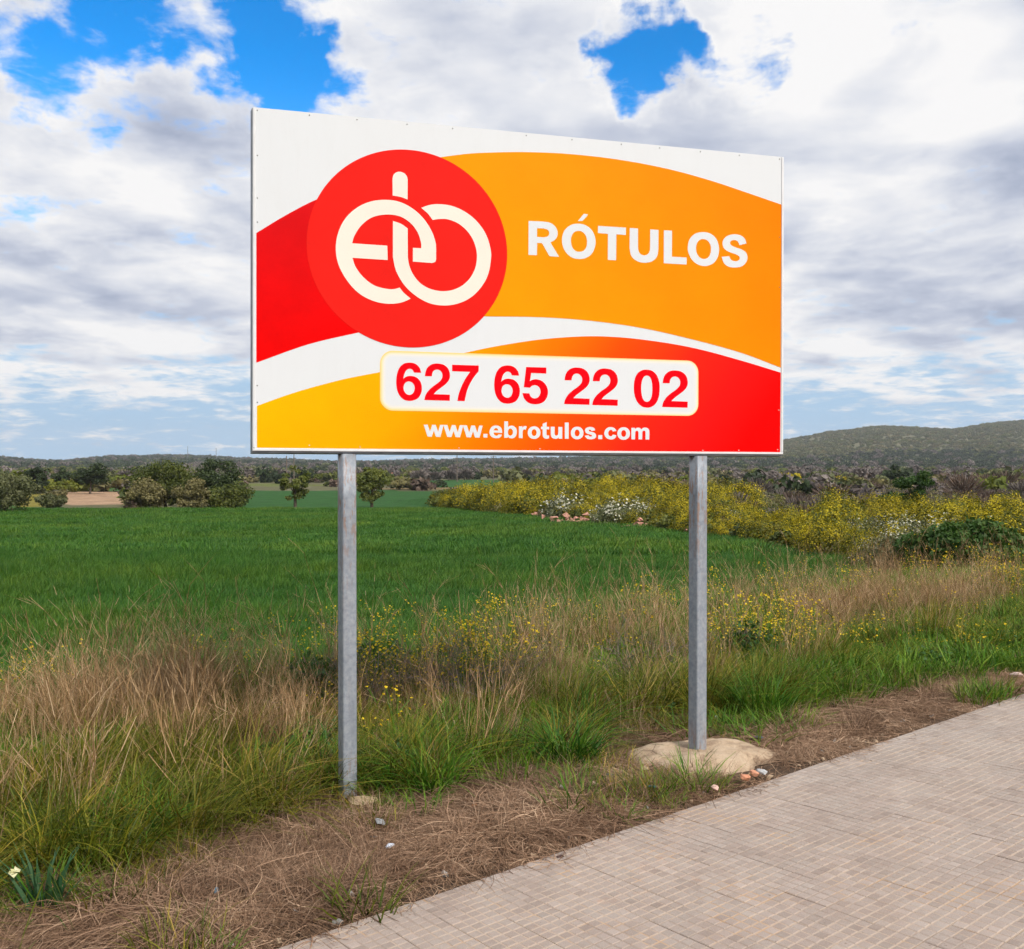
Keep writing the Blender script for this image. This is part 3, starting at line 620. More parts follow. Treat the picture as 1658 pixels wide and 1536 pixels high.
def billboard():
    root = empty('billboard', (0.1, 5.63, float(terrain(0.1, 5.63))))
    tag(root, 'large red, orange and white roadside billboard on two galvanised steel posts', 'billboard')
    R0 = Matrix.Translation(-Vector(root.location))
    def bm(off): return R0 @ Matrix(((BU[0], BW[0], BN[0], BO[0] + BN[0] * off), (BU[1], BW[1], BN[1], BO[1] + BN[1] * off), (BU[2], BW[2], BN[2], BO[2] + BN[2] * off), (0, 0, 0, 1)))
    def part(name, me, off=0.0, parent=root, label=None):
        o = bpy.data.objects.new(name, me); COL.objects.link(o); o.parent = parent; o.matrix_basis = bm(off) if parent is root else Matrix()
        if label: o['label'] = label
        return o
    def bevbox(name, x0, x1, y0, y1, z0, z1, mat, ch=0.0):
        V, Q = box_vf(x0, x1, y0, y1, z0, z1)
        me = mesh(name, V, Q, mat)
        return me
    # white face sheet with faint grime
    m, t, out = new_mat('white_sheet')
    tc_ = t.n('ShaderNodeTexCoord'); sx = t.n('ShaderNodeMapping'); t.l(tc_.outputs['Object'], sx.inputs[0]); sx.inputs['Scale'].default_value = (9, 1.2, 1)
    streak = t.noise(sx.outputs[0], 2.5, 6, 0.65); bl = t.noise(tc_.outputs['Object'], 2.0, 6, 0.6); sp = t.noise(tc_.outputs['Object'], 26, 4, 0.7)
    c = t.mix(t.step(streak, 0.45, 0.8, 0, 0.22), (0.69, 0.715, 0.735, 1), (0.61, 0.625, 0.63, 1))
    c = t.mix(t.step(bl, 0.4, 0.75, 0, 0.25), c, (0.655, 0.665, 0.675, 1))
    c = t.mix(t.step(sp, 0.70, 0.80, 0, 0.35), c, (0.55, 0.53, 0.50, 1))
    principled(t, out, c, 0.5, 0, 0.2)
    M_WHITE = m
    part('face_panel', bevbox('face_panel', 0.004, BW_, 0.004, BH_, -0.006, 0.0, M_WHITE))
    alu = plain('grey_aluminium', (0.22, 0.235, 0.26), 0.5, 0.5, 0.4, 0.2, 12)
    V, Q = box_vf(0.0, BW_ - .003, -0.006, BH_ - .003, -0.062, -0.0065)
    V[0:4] += [0, 0, 0]
    # side cheeks splay slightly towards the back, so their edge shows past the face on the left and below
    for i, v in enumerate(V):
        if v[2] < -0.03:
            v[0] += -0.009 if v[0] < 1 else 0.0; v[1] += -0.006 if v[1] < 1 else 0.0
    part('back_frame', mesh('back_frame', V, Q, alu))
    wal = plain('white_aluminium', (0.72, 0.725, 0.73), 0.42, 0.0, 0.35, 0.05, 14)
    for (x0, x1, y0, y1) in [(0.005, 0.0205, 0.020, BH_ - 0.002), (BW_ - 0.0185, BW_ - 0.001, 0.020, BH_ - 0.002), (0.005, BW_ - 0.001, 0.003, 0.0195)]:
        V, Q = box_vf(x0, x1, y0, y1, -0.004, 0.0052)
        c_ = np.array([(x0 + x1) / 2, (y0 + y1) / 2]); top = V[:, 2] > 0
        V[top, 0] += np.where(V[top, 0] < c_[0], .003, -.003); V[top, 1] += np.where(V[top, 1] < c_[1], .003, -.003)
        part('edge_trim', mesh('edge_trim', V, Q, wal))
    # printed film
    Y_, O_, R_ = rgb(255, 196, 0)[:3], rgb(255, 150, 0)[:3], rgb(250, 8, 10)[:3]
    g = 0.83
    sc = lambda c, k=g: tuple(v * k for v in c)
    M_RED = print_mat('red_film', [(0, sc(rgb(228, 18, 24))), (0.5, sc(rgb(240, 8, 12))), (1, sc(rgb(252, 0, 0)))], (0.25, -1), span=(-1.35, -0.4), wear=0.07)
    M_OR = print_mat('orange_film', [(0, sc(rgb(255, 166, 2))), (0.35, sc(rgb(255, 158, 2))), (0.75, sc(rgb(255, 147, 2))), (1, sc(rgb(255, 136, 0)))], (1, 0.35), span=(1.4, 3.9), wear=0.03)
    M_LOW = print_mat('sunrise_film', [(0, sc(rgb(255, 196, 2))), (0.28, sc(rgb(255, 176, 0))), (0.46, sc(rgb(255, 128, 0))), (0.60, sc(rgb(255, 84, 6))), (0.76, sc(rgb(252, 40, 22))), (0.88, sc(rgb(250, 22, 20))), (1, sc(rgb(248, 2, 2)))], (1, -0.75), span=(-0.25, 3.0), wear=0.03)
    M_DISC = print_mat('disc_film', [(0, sc(rgb(250, 36, 28)))], wear=0.05)
    M_CREAM = print_mat('cream_film', [(0, tuple(v * .86 for v in rgb(247, 240, 226)[:3]))], wear=0.02)
    M_LET = print_mat('white_film', [(0, (0.69, 0.715, 0.74))], wear=0.02)
    M_DIG = print_mat('digit_film', [(0, sc(rgb(250, 4, 22), 0.90))], wear=0.02)
    shapes = {k: parse_art(v) for k, v in ART.items()}
    part('red_band', flat_shape('red_band', shapes['red_band'], 0.0004, M_RED), 0.0006)
    part('orange_band', flat_shape('orange_band', shapes['orange_band'], 0.0004, M_OR), 0.0009)
    part('sunrise_band', flat_shape('sunrise_band', shapes['lower_band'], 0.0004, M_LOW), 0.0006)
    th = np.linspace(0, 2 * math.pi, 128, endpoint=False)
    part('logo_disc', flat_shape('logo_disc', [[[(0.887 + 0.5875 * math.cos(a), 1.191 + 0.5765 * math.sin(a)) for a in th]]], 0.0004, M_DISC), 0.0016)
    part('logo_letters', flat_shape('logo_letters', shapes['logo_letters'], 0.0004, M_CREAM), 0.0023)
    # number plate with an airbrushed yellow rim
    x0, x1, y0, y1, r = 0.716, 2.722, 0.243, 0.592, 0.075
    def rr(ins):
        k = max(r - ins, 0.02); o = []
        for cx, cy, a0 in ((x1 - ins - k, y0 + ins + k, -90), (x1 - ins - k, y1 - ins - k, 0), (x0 + ins + k, y1 - ins - k, 90), (x0 + ins + k, y0 + ins + k, 180)):
            for a in np.linspace(a0, a0 + 90, 11): o.append((cx + k * math.cos(math.radians(a)), cy + k * math.sin(math.radians(a)), 0.0))
        return o
    V, Q, T = [], [], []
    rings = [(0.0, 0.0), (0.006, 0.35), (0.014, 0.72), (0.026, 0.95), (0.040, 1.0)]
    for ins, f in rings:
        ring = rr(ins)
        for p in ring:
            V.append(p); left = sstep(1.6, 0.75, 0) if False else float(np.clip((1.3 - p[0]) / 0.5, 0, 1)); T.append(f if left < 0.01 else f ** (1 + 1.6 * left))
    m_ = len(ring)
    faces = [[k * m_ + i, k * m_ + (i + 1) % m_, (k + 1) * m_ + (i + 1) % m_, (k + 1) * m_ + i] for k in range(len(rings) - 1) for i in range(m_)]
    faces.append([(len(rings) - 1) * m_ + i for i in range(m_)])
    mp, t, out = new_mat('plate_film'); a_ = t.n('ShaderNodeAttribute', attribute_name='tint')
    principled(t, out, t.ramp(a_.outputs['Fac'], [(0, rgb(244, 208, 130)), (0.35, rgb(238, 220, 180)), (0.75, rgb(228, 224, 214)), (1, (0.69, 0.715, 0.735))]), 0.45, 0, 0.2)
    part('number_plate', mesh('number_plate', V, faces, mp, T), 0.0016)
    part('phone_number', flat_shape('phone_number', shapes['phone_number'], 0.0004, M_DIG), 0.0023)
    part('company_name', flat_shape('company_name', shapes['company_name'], 0.0004, M_LET), 0.0016)
    part('web_address', flat_shape('web_address', shapes['web_address'], 0.0004, M_LET), 0.0014)
    # rivets round the edge
    riv = plain('rivet_metal', (0.16, 0.15, 0.14), 0.5, 0.6); rivw = plain('white_rivet', (0.75, 0.72, 0.68), 0.5)
    V, Q = [], []
    for k, (rad, z) in enumerate(((0.0036, 0.0), (0.0032, 0.0016), (0.0016, 0.0024))):
        for a in range(8): V.append((rad * math.cos(a * math.pi / 4), rad * math.sin(a * math.pi / 4), z))
    fc = [[k * 8 + a, k * 8 + (a + 1) % 8, (k + 1) * 8 + (a + 1) % 8, (k + 1) * 8 + a] for k in range(2) for a in range(8)] + [[16 + a for a in range(8)]]
    rm, rw = mesh('rivet', V, fc, riv), mesh('rivet', V, fc, rivw)
    spots = [(u, 1.9155) for u in (0.029, 0.315, 0.583, 0.872, 1.142, 1.592, 1.881, 2.201, 2.456, 2.733, 3.004, 3.29)] + [(0.030, v) for v in (1.663, 1.424, 1.289, .371, .277)] + [(3.291, v) for v in (1.41, 1.086)]
    for i, (u, v) in enumerate(spots): part('rivet', rm).matrix_basis = bm(0.0) @ Matrix.Translation((u, v, 0.0004))
    for u, v in [(3.289, .29), (3.281, .034), (0.316, .037), (0.602, .032), (1.182, .030), (1.68, .028), (2.754, .026), (3.004, .028)]: part('rivet', rw).matrix_basis = bm(0.0) @ Matrix.Translation((u, v, 0.0012))
    # galvanised posts: rounded square tube, rusty here and there
    mg, t, out = new_mat('galvanised_steel')
    g_ = t.n('ShaderNodeNewGeometry'); P = g_.outputs['Position']
    mp_ = t.n('ShaderNodeMapping'); t.l(P, mp_.inputs[0]); mp_.inputs['Scale'].default_value = (1, 1, 0.22)
    sp1 = t.noise(P, 34, 6, 0.62); st = t.noise(mp_.outputs[0], 42, 6, 0.66); bigp = t.noise(P, 3.0, 3); wide = t.noise(mp_.outputs[0], 11, 5, 0.6)
    c = t.ramp(sp1, [(0.28, (0.215, 0.245, 0.285)), (0.5, (0.295, 0.325, 0.365)), (0.74, (0.38, 0.40, 0.43))])
    c = t.mix(t.step(wide, 0.45, 0.75, 0, 0.45), c, (0.185, 0.20, 0.23, 1))
    sz = t.n('ShaderNodeSeparateXYZ'); t.l(P, sz.inputs[0])
    hi = t.math('MAXIMUM', t.step(sz.outputs['Z'], 0.75, 1.45, 0.0, 1.0), t.step(sz.outputs['Z'], -0.30, 0.10, 1.0, 0.0))
    rustm = t.math('MULTIPLY', t.step(st, 0.50, 0.60), t.math('ADD', t.math('MULTIPLY', hi, t.step(bigp, 0.36, 0.55, 0.35, 1.0)), 0.10))
    c = t.mix(t.math('MULTIPLY', rustm, 0.62), c, (0.25, 0.115, 0.045, 1))
    b_ = principled(t, out, c, 0.55, 0.0, 0.4, bump(t, sp1, 0.15, 0.004)); t.put(b_.inputs['Metallic'], t.math('SUBTRACT', 0.25, t.math('MULTIPLY', rustm, 0.25)))
    hw, rad = 0.0432, 0.011
    prof = []
    for cx, cy, a0 in ((1, 1, 0), (-1, 1, 90), (-1, -1, 180), (1, -1, 270)):
        for a in np.linspace(a0, a0 + 90, 6): prof.append((cx * (hw - rad) + rad * math.cos(math.radians(a)), cy * (hw - rad) + rad * math.sin(math.radians(a))))
    m_ = len(prof); rz = math.radians(32.2)
    for bx, by, zb in ((-0.957, 5.372, -0.42), (1.1868, 5.909, -0.30)):
        u = (bx - BO[0]) / BU[0]; zt = BO[2] + BU[2] * u - 0.0065
        zt = zt - 0.003
        zs = np.linspace(zb, zt, 9)
        V = [(c0 * math.cos(rz) - s0 * math.sin(rz), c0 * math.sin(rz) + s0 * math.cos(rz), z) for z in zs for c0, s0 in prof]
        faces = [[k * m_ + i, k * m_ + (i + 1) % m_, (k + 1) * m_ + (i + 1) % m_, (k + 1) * m_ + i] for k in range(len(zs) - 1) for i in range(m_)] + [[(len(zs) - 1) * m_ + i for i in range(m_)]]
        me = mesh('post', V, faces, mg, None, True)
        o = link('post', me, root, (bx - root.location.x, by - root.location.y, -root.location.z))
    return root


billboard()


# concrete footing under the far post
def footing():
    rng = np.random.default_rng(3); V = []; R_, K = 30, 84
    cx, cy = 1.20, 5.93
    for i in range(R_ + 1):
        s = i / R_
        for k in range(K):
            a = 2 * math.pi * k / K
            edge = 1 + 0.10 * math.sin(2 * a + 1) + 0.08 * math.sin(3 * a + .4) + 0.055 * math.sin(7 * a + 2) + 0.03 * math.sin(13 * a)
            x, y = cx + 0.50 * s * edge * math.cos(a), cy + 0.40 * s * edge * math.sin(a)
            prof = 0.088 * (1 - s ** 2.2) + 0.012 * (1 - s) - 0.03 * s ** 8
            nz = mnoise.noise(Vector((x * 4, y * 4, 0))) * 0.030 + mnoise.noise(Vector((x * 13, y * 13, 3))) * 0.014 + abs(mnoise.noise(Vector((x * 30, y * 30, 5)))) * 0.008
            V.append((x - cx, y - cy, SA * x + SB * y + prof + nz * (1 - s ** 4) - (SA * cx + SB * cy)))
    Q = np.array([(i * K + k, (i + 1) * K + k, (i + 1) * K + (k + 1) % K, i * K + (k + 1) % K) for i in range(R_) for k in range(K)])
    m, t, out = new_mat('rough_concrete'); g = t.n('ShaderNodeNewGeometry'); P = g.outputs['Position']
    f1 = t.noise(P, 7, 7, 0.65, .5); f2 = t.noise(P, 70, 4, 0.7)
    c = t.ramp(f1, [(0.28, (0.22, 0.15, 0.10)), (0.47, (0.44, 0.325, 0.22)), (0.75, (0.55, 0.43, 0.31))])
    vo = t.n('ShaderNodeTexVoronoi', feature='DISTANCE_TO_EDGE'); t.l(t.vmath('ADD', P, t.vmath('SCALE', t.n('ShaderNodeTexNoise').outputs['Color'], scale=0.0)), vo.inputs['Vector']); vo.inputs['Scale'].default_value = 4.2
    crack = t.math('MULTIPLY', t.step(vo.outputs['Distance'], 0.0, 0.016, 1, 0), t.step(t.noise(P, 4, 3), 0.5, 0.58))
    c = t.mix(t.math('MULTIPLY', crack, 0.7), c, (0.09, 0.06, 0.04, 1))
    c = t.mix(1.0, c, t.step(f2, 0.25, 0.75, 0.88, 1.12), 'MULTIPLY')
    h = t.math('SUBTRACT', t.math('ADD', f2, t.math('MULTIPLY', f1, 3)), t.math('MULTIPLY', crack, 2))
    principled(t, out, c, 0.9, 0, 0.15, bump(t, h, 0.5, 0.012))
    o = link('concrete_footing', mesh('concrete_footing', V, Q, m, None, True), None, (cx, cy, SA * cx + SB * cy))
    tag(o, 'lumpy sand coloured concrete footing round the base of the farther post', 'footing')


footing()

# ---------------------------------------------------------------- plants: building blocks
def blades(rng, n, R, h0, h1, w, lean, curl, seg=4, bias=(0.0, 0.0), tint=(0.2, 0.9), droop=0.25, center=0.0):
    a = rng.uniform(0, 2 * math.pi, n); r = R * np.sqrt(rng.uniform(center, 1, n))
    bx, by = r * np.cos(a), r * np.sin(a)
    ph = a + rng.normal(0, 0.9, n); L = rng.uniform(h0, h1, n)
    le = np.abs(rng.normal(lean, lean * 0.5 + .02, n)); cu = rng.uniform(0, curl, n)
    s = np.linspace(0, 1, seg + 1)[None]
    hor = (le[:, None] * s + cu[:, None] * s ** 2) * L[:, None]
    ver = L[:, None] * (s * np.sqrt(np.maximum(0.15, 1 - le[:, None] ** 2 * .6)) - droop * (0.3 + cu[:, None]) * s ** 2.4)
    X = bx[:, None] + hor * np.cos(ph)[:, None] + bias[0] * L[:, None] * s ** 1.6
    Y = by[:, None] + hor * np.sin(ph)[:, None] + bias[1] * L[:, None] * s ** 1.6
    sw = np.cumsum(rng.normal(0, 0.02, (n, seg + 1)), 1) * L[:, None]
    X = X + sw
    f = ph + math.pi / 2 + rng.normal(0, 0.6, n)
    wd = (w * rng.uniform(0.6, 1.3, n))[:, None] * np.maximum(1 - s ** 1.8, 0.12) * 0.5
    P = np.stack([X, Y, np.maximum(ver, 0.0)], -1); W = np.stack([wd * np.cos(f)[:, None], wd * np.sin(f)[:, None], np.zeros_like(wd)], -1)
    V = np.stack([P - W, P + W], 2).reshape(-1, 3)
    i, k = np.meshgrid(np.arange(n), np.arange(seg), indexing='ij'); b = i * (seg + 1) * 2 + k * 2
    Q = np.stack([b, b + 1, b + 3, b + 2], -1).reshape(-1, 4)
    t = rng.uniform(tint[0], tint[1], n)[:, None] + np.zeros((1, seg + 1)); T = np.repeat(t.reshape(-1), 2)
    return V, Q, T


def strands(rng, n, R, L0, L1, w, amp, seg=6, tint=(0.1, 0.9), turn=0.25):
    """dead grass lying tangled on the ground"""
    a = rng.uniform(0, 2 * math.pi, n); r = R * np.sqrt(rng.uniform(0, 1, n))
    L = rng.uniform(L0, L1, n); hd = rng.normal(0, 0.9, n) + math.pi * rng.integers(0, 2, n); kv = rng.normal(0, turn, n)
    P = np.zeros((n, seg + 1, 3)); P[:, 0, 0] = r * np.cos(a); P[:, 0, 1] = r * np.sin(a)
    A = rng.uniform(0.1, 1, n) * amp; z0 = rng.uniform(0.002, amp * 0.5, n)
    hh = np.zeros((n, seg + 1))
    for k in range(seg + 1):
        hh[:, k] = hd; s = k / seg
        P[:, k, 2] = z0 + A * math.sin(math.pi * min(1, s * 1.1)) + rng.normal(0, amp * .06, n)
        if k < seg:
            P[:, k + 1, 0] = P[:, k, 0] + L / seg * np.cos(hd); P[:, k + 1, 1] = P[:, k, 1] + L / seg * np.sin(hd)
            hd = hd + kv + rng.normal(0, 0.12, n)
    P[:, :, 2] = np.maximum(P[:, :, 2], 0.002)
    wd = (w * rng.uniform(0.5, 1.4, n))[:, None] * np.linspace(1, 0.45, seg + 1)[None] * .5
    W = np.stack([-np.sin(hh) * wd, np.cos(hh) * wd, rng.normal(0, .35, (n, 1)) * wd], -1)
    V = np.stack([P - W, P + W], 2).reshape(-1, 3)
    i, k = np.meshgrid(np.arange(n), np.arange(seg), indexing='ij'); b = i * (seg + 1) * 2 + k * 2
    Q = np.stack([b, b + 1, b + 3, b + 2], -1).reshape(-1, 4)
    T = np.repeat(np.repeat(rng.uniform(tint[0], tint[1], n), seg + 1), 2)
    return V, Q, T


def ribbon_twigs(rng, segs, w):
    """segs: (n,2,3) straight pieces -> thin crossed ribbons"""
    a, b = segs[:, 0], segs[:, 1]; d = b - a; d /= np.linalg.norm(d, axis=1)[:, None] + 1e-9
    f = rng.normal(0, 1, d.shape); s = np.cross(d, f); s /= np.linalg.norm(s, axis=1)[:, None] + 1e-9
    w = np.broadcast_to(np.asarray(w, float), (len(a),))[:, None] * .5
    V = np.stack([a - s * w, a + s * w, b + s * w * .6, b - s * w * .6], 1).reshape(-1, 3)
    return V, np.arange(len(a) * 4).reshape(-1, 4), np.repeat(rng.uniform(0, 1, len(a)), 4)


def branching(rng, n0, h, spread, levels, kids, bias=(0, 0), curl=.25):
    """a spray of straight twig pieces starting at the origin"""
    out, wid = [], []
    def grow(p, d, L, lev, w):
        m = 3
        for k in range(m):
            q = p + d * L / m; out.append((p, q)); wid.append(w)
            p = q; d = d + rng.normal(0, curl * .5, 3); d[2] += 0.03; d /= np.linalg.norm(d)
            if lev < levels and k >= 0:
                for _ in range(rng.poisson(kids)):
                    e = d + rng.normal(0, spread, 3); e[2] = abs(e[2]) * .7 + .15; e /= np.linalg.norm(e)
                    grow(q, e, L * rng.uniform(.4, .7), lev + 1, w * .7)
    for _ in range(n0):
        d = np.array([rng.normal(bias[0], spread), rng.normal(bias[1], spread), 1.0]); d /= np.linalg.norm(d)
        grow(np.array([rng.normal(0, .03), rng.normal(0, .03), 0.0]), d, h * rng.uniform(.6, 1.1), 0, 1.0)
    return np.array(out), np.array(wid)


def cards(rng, P, N, size, aspect=1.6, tint=(0, 1), jitter=0.8, tint_arr=None):
    """leaf-sized quads at points P, roughly facing N"""
    n = len(P); nn = N + rng.normal(0, jitter, (n, 3)); nn /= np.linalg.norm(nn, axis=1)[:, None] + 1e-9
    f = rng.normal(0, 1, (n, 3)); u = np.cross(nn, f); u /= np.linalg.norm(u, axis=1)[:, None] + 1e-9; v = np.cross(nn, u)
    s = (np.asarray(size) * rng.uniform(0.6, 1.35, n))[:, None] * .5
    bend = nn * s * .35
    V = np.stack([P - u * s, P - v * s * aspect * .8 - bend, P + u * s, P + v * s * aspect - bend], 1).reshape(-1, 3)
    t = rng.uniform(tint[0], tint[1], n) if tint_arr is None else tint_arr
    return V, np.arange(n * 4).reshape(-1, 4), np.repeat(t, 4)


def flowers(rng, P, rad, tint=(0, 1)):
    """little five-sided flower heads as two quads each"""
    n = len(P); N = np.tile(np.array([[0, -0.25, 1.0]]), (n, 1))
    a = cards(rng, P, N, rad * 2, 1.0, tint, .35); b = cards(rng, P + [0, 0, .002], N, rad * 2, 1.0, tint, .5)
    return join([a, b])


def sphere_pts(rng, n, surf=0.75):
    d = rng.normal(0, 1, (n, 3)); d /= np.linalg.norm(d, axis=1)[:, None]
    r = np.where(rng.uniform(0, 1, n) < surf, rng.uniform(.82, 1.04, n), rng.uniform(0.2, .9, n)); return d * r[:, None], d


def crown(rng, W, H, z0, clumps, per, leaf, clump=0.30, tint=(0, 1), flat=1.0, lobes=None):
    """foliage of a tree or shrub: leaf clumps spread over an uneven ellipsoid; lighter leaves are new growth on the clump tips"""
    parts = []
    for c in range(clumps):
        if lobes is not None:
            lx, ly, lz, ls = lobes[int(rng.integers(len(lobes)))]
        else: lx, ly, lz, ls = 0, 0, 0, 1
        d = rng.normal(0, 1, 3); d /= np.linalg.norm(d); r = rng.uniform(0.25, 0.92) ** 0.6
        cpos = np.array([lx + d[0] * r * W / 2 * ls, ly + d[1] * r * W / 2 * ls, z0 + H / 2 + lz + d[2] * r * H / 2 * ls])
        k = clump * rng.uniform(.6, 1.35) * W / 2
        p, nrm = sphere_pts(rng, per); p = p * [k, k, k * .75 * flat] + cpos
        p = p + rng.normal(0, k * .12, p.shape)
        p[:, 2] = np.maximum(p[:, 2], 0.03)
        tt = np.clip(rng.normal(.35 + .4 * rng.uniform(), .16, per), 0, 1) * (tint[1] - tint[0]) + tint[0]
        parts.append(cards(rng, p, nrm, leaf, 1.7, jitter=.9, tint_arr=tt))
    return join(parts)


def trunk_vf(rng, H, r, spread, limbs=6, lean=0.06, low=0.35):
    parts = []
    n = 7; z = np.linspace(-0.15, H, n); path = np.c_[np.cumsum(rng.normal(0, lean * H / n, n)), np.cumsum(rng.normal(0, lean * H / n, n)), z]
    path[0, :2] = path[1, :2] = 0
    parts.append(tube(path, r * np.linspace(1.25, .35, n), 8))
    for k in range(limbs):
        i = rng.uniform(low, .95); b = np.array([np.interp(i, np.linspace(0, 1, n), path[:, j]) for j in range(3)])
        a = rng.uniform(0, 2 * math.pi); m = 5; s = np.linspace(0, 1, m)
        L = spread * rng.uniform(.5, 1.0); up = H * rng.uniform(.25, .6)
        pth = np.c_[b[0] + L * s * math.cos(a), b[1] + L * s * math.sin(a), b[2] + up * s ** 1.3]; pth[1:] += rng.normal(0, .04 * spread, (m - 1, 3))
        parts.append(tube(pth, r * .5 * np.linspace(1, .25, m), 6))
    return join(parts)


# ---- foliage colours (albedo)
G_WHEAT = leafy('wheat_leaf', [(0.0, (0.022, 0.090, 0.012)), (0.5, (0.038, 0.130, 0.012)), (1.0, (0.090, 0.198, 0.018))], .18, .18, .5, patch=(.16, (1.8, 1.2, .9), .8))
G_GRASS = leafy('grass_blade', [(0.0, (0.038, 0.062, 0.003)), (0.4, (0.110, 0.140, 0.006)), (0.72, (0.225, 0.210, 0.016)), (1.0, (0.42, 0.30, 0.085))], .15, .25, .45, patch=(1.6, (1.25, .95, .8), .7))
G_FRESH = leafy('fresh_blade', [(0.0, (0.022, 0.088, 0.005)), (0.5, (0.070, 0.185, 0.008)), (1.0, (0.20, 0.29, 0.024))], .16, .18, .35)
G_BLUE = leafy('glaucous_leaf', [(0.0, (0.024, 0.080, 0.028)), (1.0, (0.06, 0.15, 0.05))], .2, .1, .2)
G_DRY = leafy('dry_stem', [(0.0, (0.165, 0.090, 0.036)), (0.4, (0.31, 0.185, 0.082)), (0.75, (0.45, 0.29, 0.15)), (1.0, (0.60, 0.43, 0.26))], .15, .2, .35)
G_STRAW = leafy('lying_straw', [(0.0, (0.10, 0.056, 0.030)), (0.35, (0.255, 0.155, 0.092)), (0.75, (0.41, 0.265, 0.17)), (1.0, (0.62, 0.44, 0.29))], .1, .22, .35, patch=(2.2, (.60, .55, .52), .8))
G_TWIG = leafy('grey_twig', [(0.0, (0.10, 0.078, 0.07)), (1.0, (0.30, 0.23, 0.19))], .05, .2, .3)
G_YEL = leafy('yellow_petal', [(0.0, (0.62, 0.40, 0.01)), (1.0, (0.82, 0.62, 0.02))], .2, .1, .2)
G_HERB = leafy('herb_leaf', [(0.0, (0.016, 0.060, 0.006)), (0.6, (0.045, 0.115, 0.022)), (1.0, (0.085, 0.16, 0.04))], .25, .15, .3)

# ---------------------------------------------------------------- the cereal field
def two_mats(name, A, matA, B, matB):
    V, Q, T = join([A, B]); me = mesh(name, V, Q, matA, T); me.materials.append(matB)
    mi = np.zeros(len(Q), np.int32); mi[len(A[1]):] = 1; me.polygons.foreach_set('material_index', mi); return me


rng = np.random.default_rng(21)
wheat_near = [mesh('wheat', *(lambda b: (b[0], b[1], G_WHEAT, b[2]))(blades(rng, 46, .17, .16, .33, .011, .28, .5, 3, (.10, .02), (.0, 1.0)))) for _ in range(6)]
wheat_far = [mesh('wheat', *(lambda b: (b[0], b[1], G_WHEAT, b[2]))(blades(rng, 80, .55, .16, .34, .030, .3, .5, 2, (.10, .02), (.0, 1.0)))) for _ in range(6)]


def in_view(x, y, z, mx=180, my=140):
    u, v = project(np.stack([x, y, z], -1)); return (u > -mx) & (u < 1658 + mx) & (v < 1536 + my) & (y > 0.3)


def wheat():
    rng = np.random.default_rng(4); out = []
    for (y0, y1, dens, kind) in ((7, 17, 30, 0), (17, 30, 17, 0), (30, 52, 4.2, 1), (52, 92, 2.6, 1)):
        xa, xb = -.66 * y1, .55 * y1; n = int((xb - xa) * (y1 - y0) * dens)
        x = rng.uniform(xa, xb, n); y = rng.uniform(y0, y1, n)
        k = field_mask(x, y); x, y = x[k], y[k]; z = terrain(x, y); k = in_view(x, y, z); x, y, z = x[k], y[k], z[k]
        hgt = 0.60 + 0.45 * vnoise(x, y, 2.6, 4) + 0.45 * vnoise(x, y, .9, 7)
        # the field thins out raggedly where it meets the verge
        sc = np.stack([np.full(len(x), 1.0), np.full(len(x), 1.0), hgt], -1)
        rot = np.stack([rng.normal(0, .05, len(x)), rng.normal(0, .05, len(x)), rng.normal(0, .5, len(x))], -1)
        idx = rng.integers(0, 6, len(x)) + 6 * kind
        out.append((np.stack([x, y, z], -1), rot, sc, idx))
    P, R, S_, I = (np.concatenate([o[k] for o in out]) for k in range(4))
    scatter('wheat_field', P, R, S_, I, wheat_near + wheat_far, 'dense dark green young cereal crop filling the field behind the billboard', 'crop')


wheat()

# ---------------------------------------------------------------- the verge
def mk(mat, *parts):
    V, Q, T = join(list(parts)); return mesh('plant', V, Q, mat, T)


rng = np.random.default_rng(31)
P_SHORT = [mk(G_GRASS, blades(rng, 60, .16, .06, .20, .006, .45, .7, 3, (.05, 0), (.0, .85))) for _ in range(6)]
P_SHORTF = [mk(G_FRESH, blades(rng, 60, .16, .07, .22, .008, .45, .7, 3, (.05, 0), (.1, 1.0))) for _ in range(5)]
P_LONG = [mk(G_GRASS, blades(rng, 85, .10, .26, .56, .0072, .30, .8, 5, (.22, -.05), (.05, .80), .45)) for _ in range(6)]
P_FRESH = [mk(G_FRESH, blades(rng, 70, .10, .16, .36, .009, .40, .7, 4, (.05, 0), (.0, 1.0), .35)) for _ in range(5)]
P_HERB = []
for _ in range(5):
    n = 46; a = rng.uniform(0, 6.28, n); r = .17 * np.sqrt(rng.uniform(0, 1, n)); h = rng.uniform(.04, .17, n)
    P_HERB.append(mk(G_HERB, cards(rng, np.stack([r * np.cos(a), r * np.sin(a), h], -1), np.tile([[0, -.2, 1.0]], (n, 1)), .040, 1.0, (0, 1), .4),
                     ribbon_twigs(rng, np.stack([np.stack([r * .6 * np.cos(a), r * .6 * np.sin(a), 0 * h], -1), np.stack([r * np.cos(a), r * np.sin(a), h], -1)], 1), .004)))
P_DRY = []
for _ in range(7):
    a = blades(rng, 55, .15, .32, .92, .0046, .17, .32, 6, (.10, 0), (.1, 1.0), .12)
    s, w_ = branching(rng, 5, .72, .20, 2, .55, (.08, 0))
    b = blades(rng, 50, .18, .10, .42, .0055, .5, .9, 4, (.05, 0), (.0, .7), .4)
    P_DRY.append(mk(G_DRY, a, ribbon_twigs(rng, s, .0052 * w_), b))
P_BIG = [mk(G_GRASS, blades(rng, 150, .13, .34, .66, .0078, .34, .85, 6, (.30, -.10), (.0, .85), .5), blades(rng, 60, .16, .10, .3, .007, .5, .7, 4, (.1, 0), (.0, .4), .4)) for _ in range(5)]
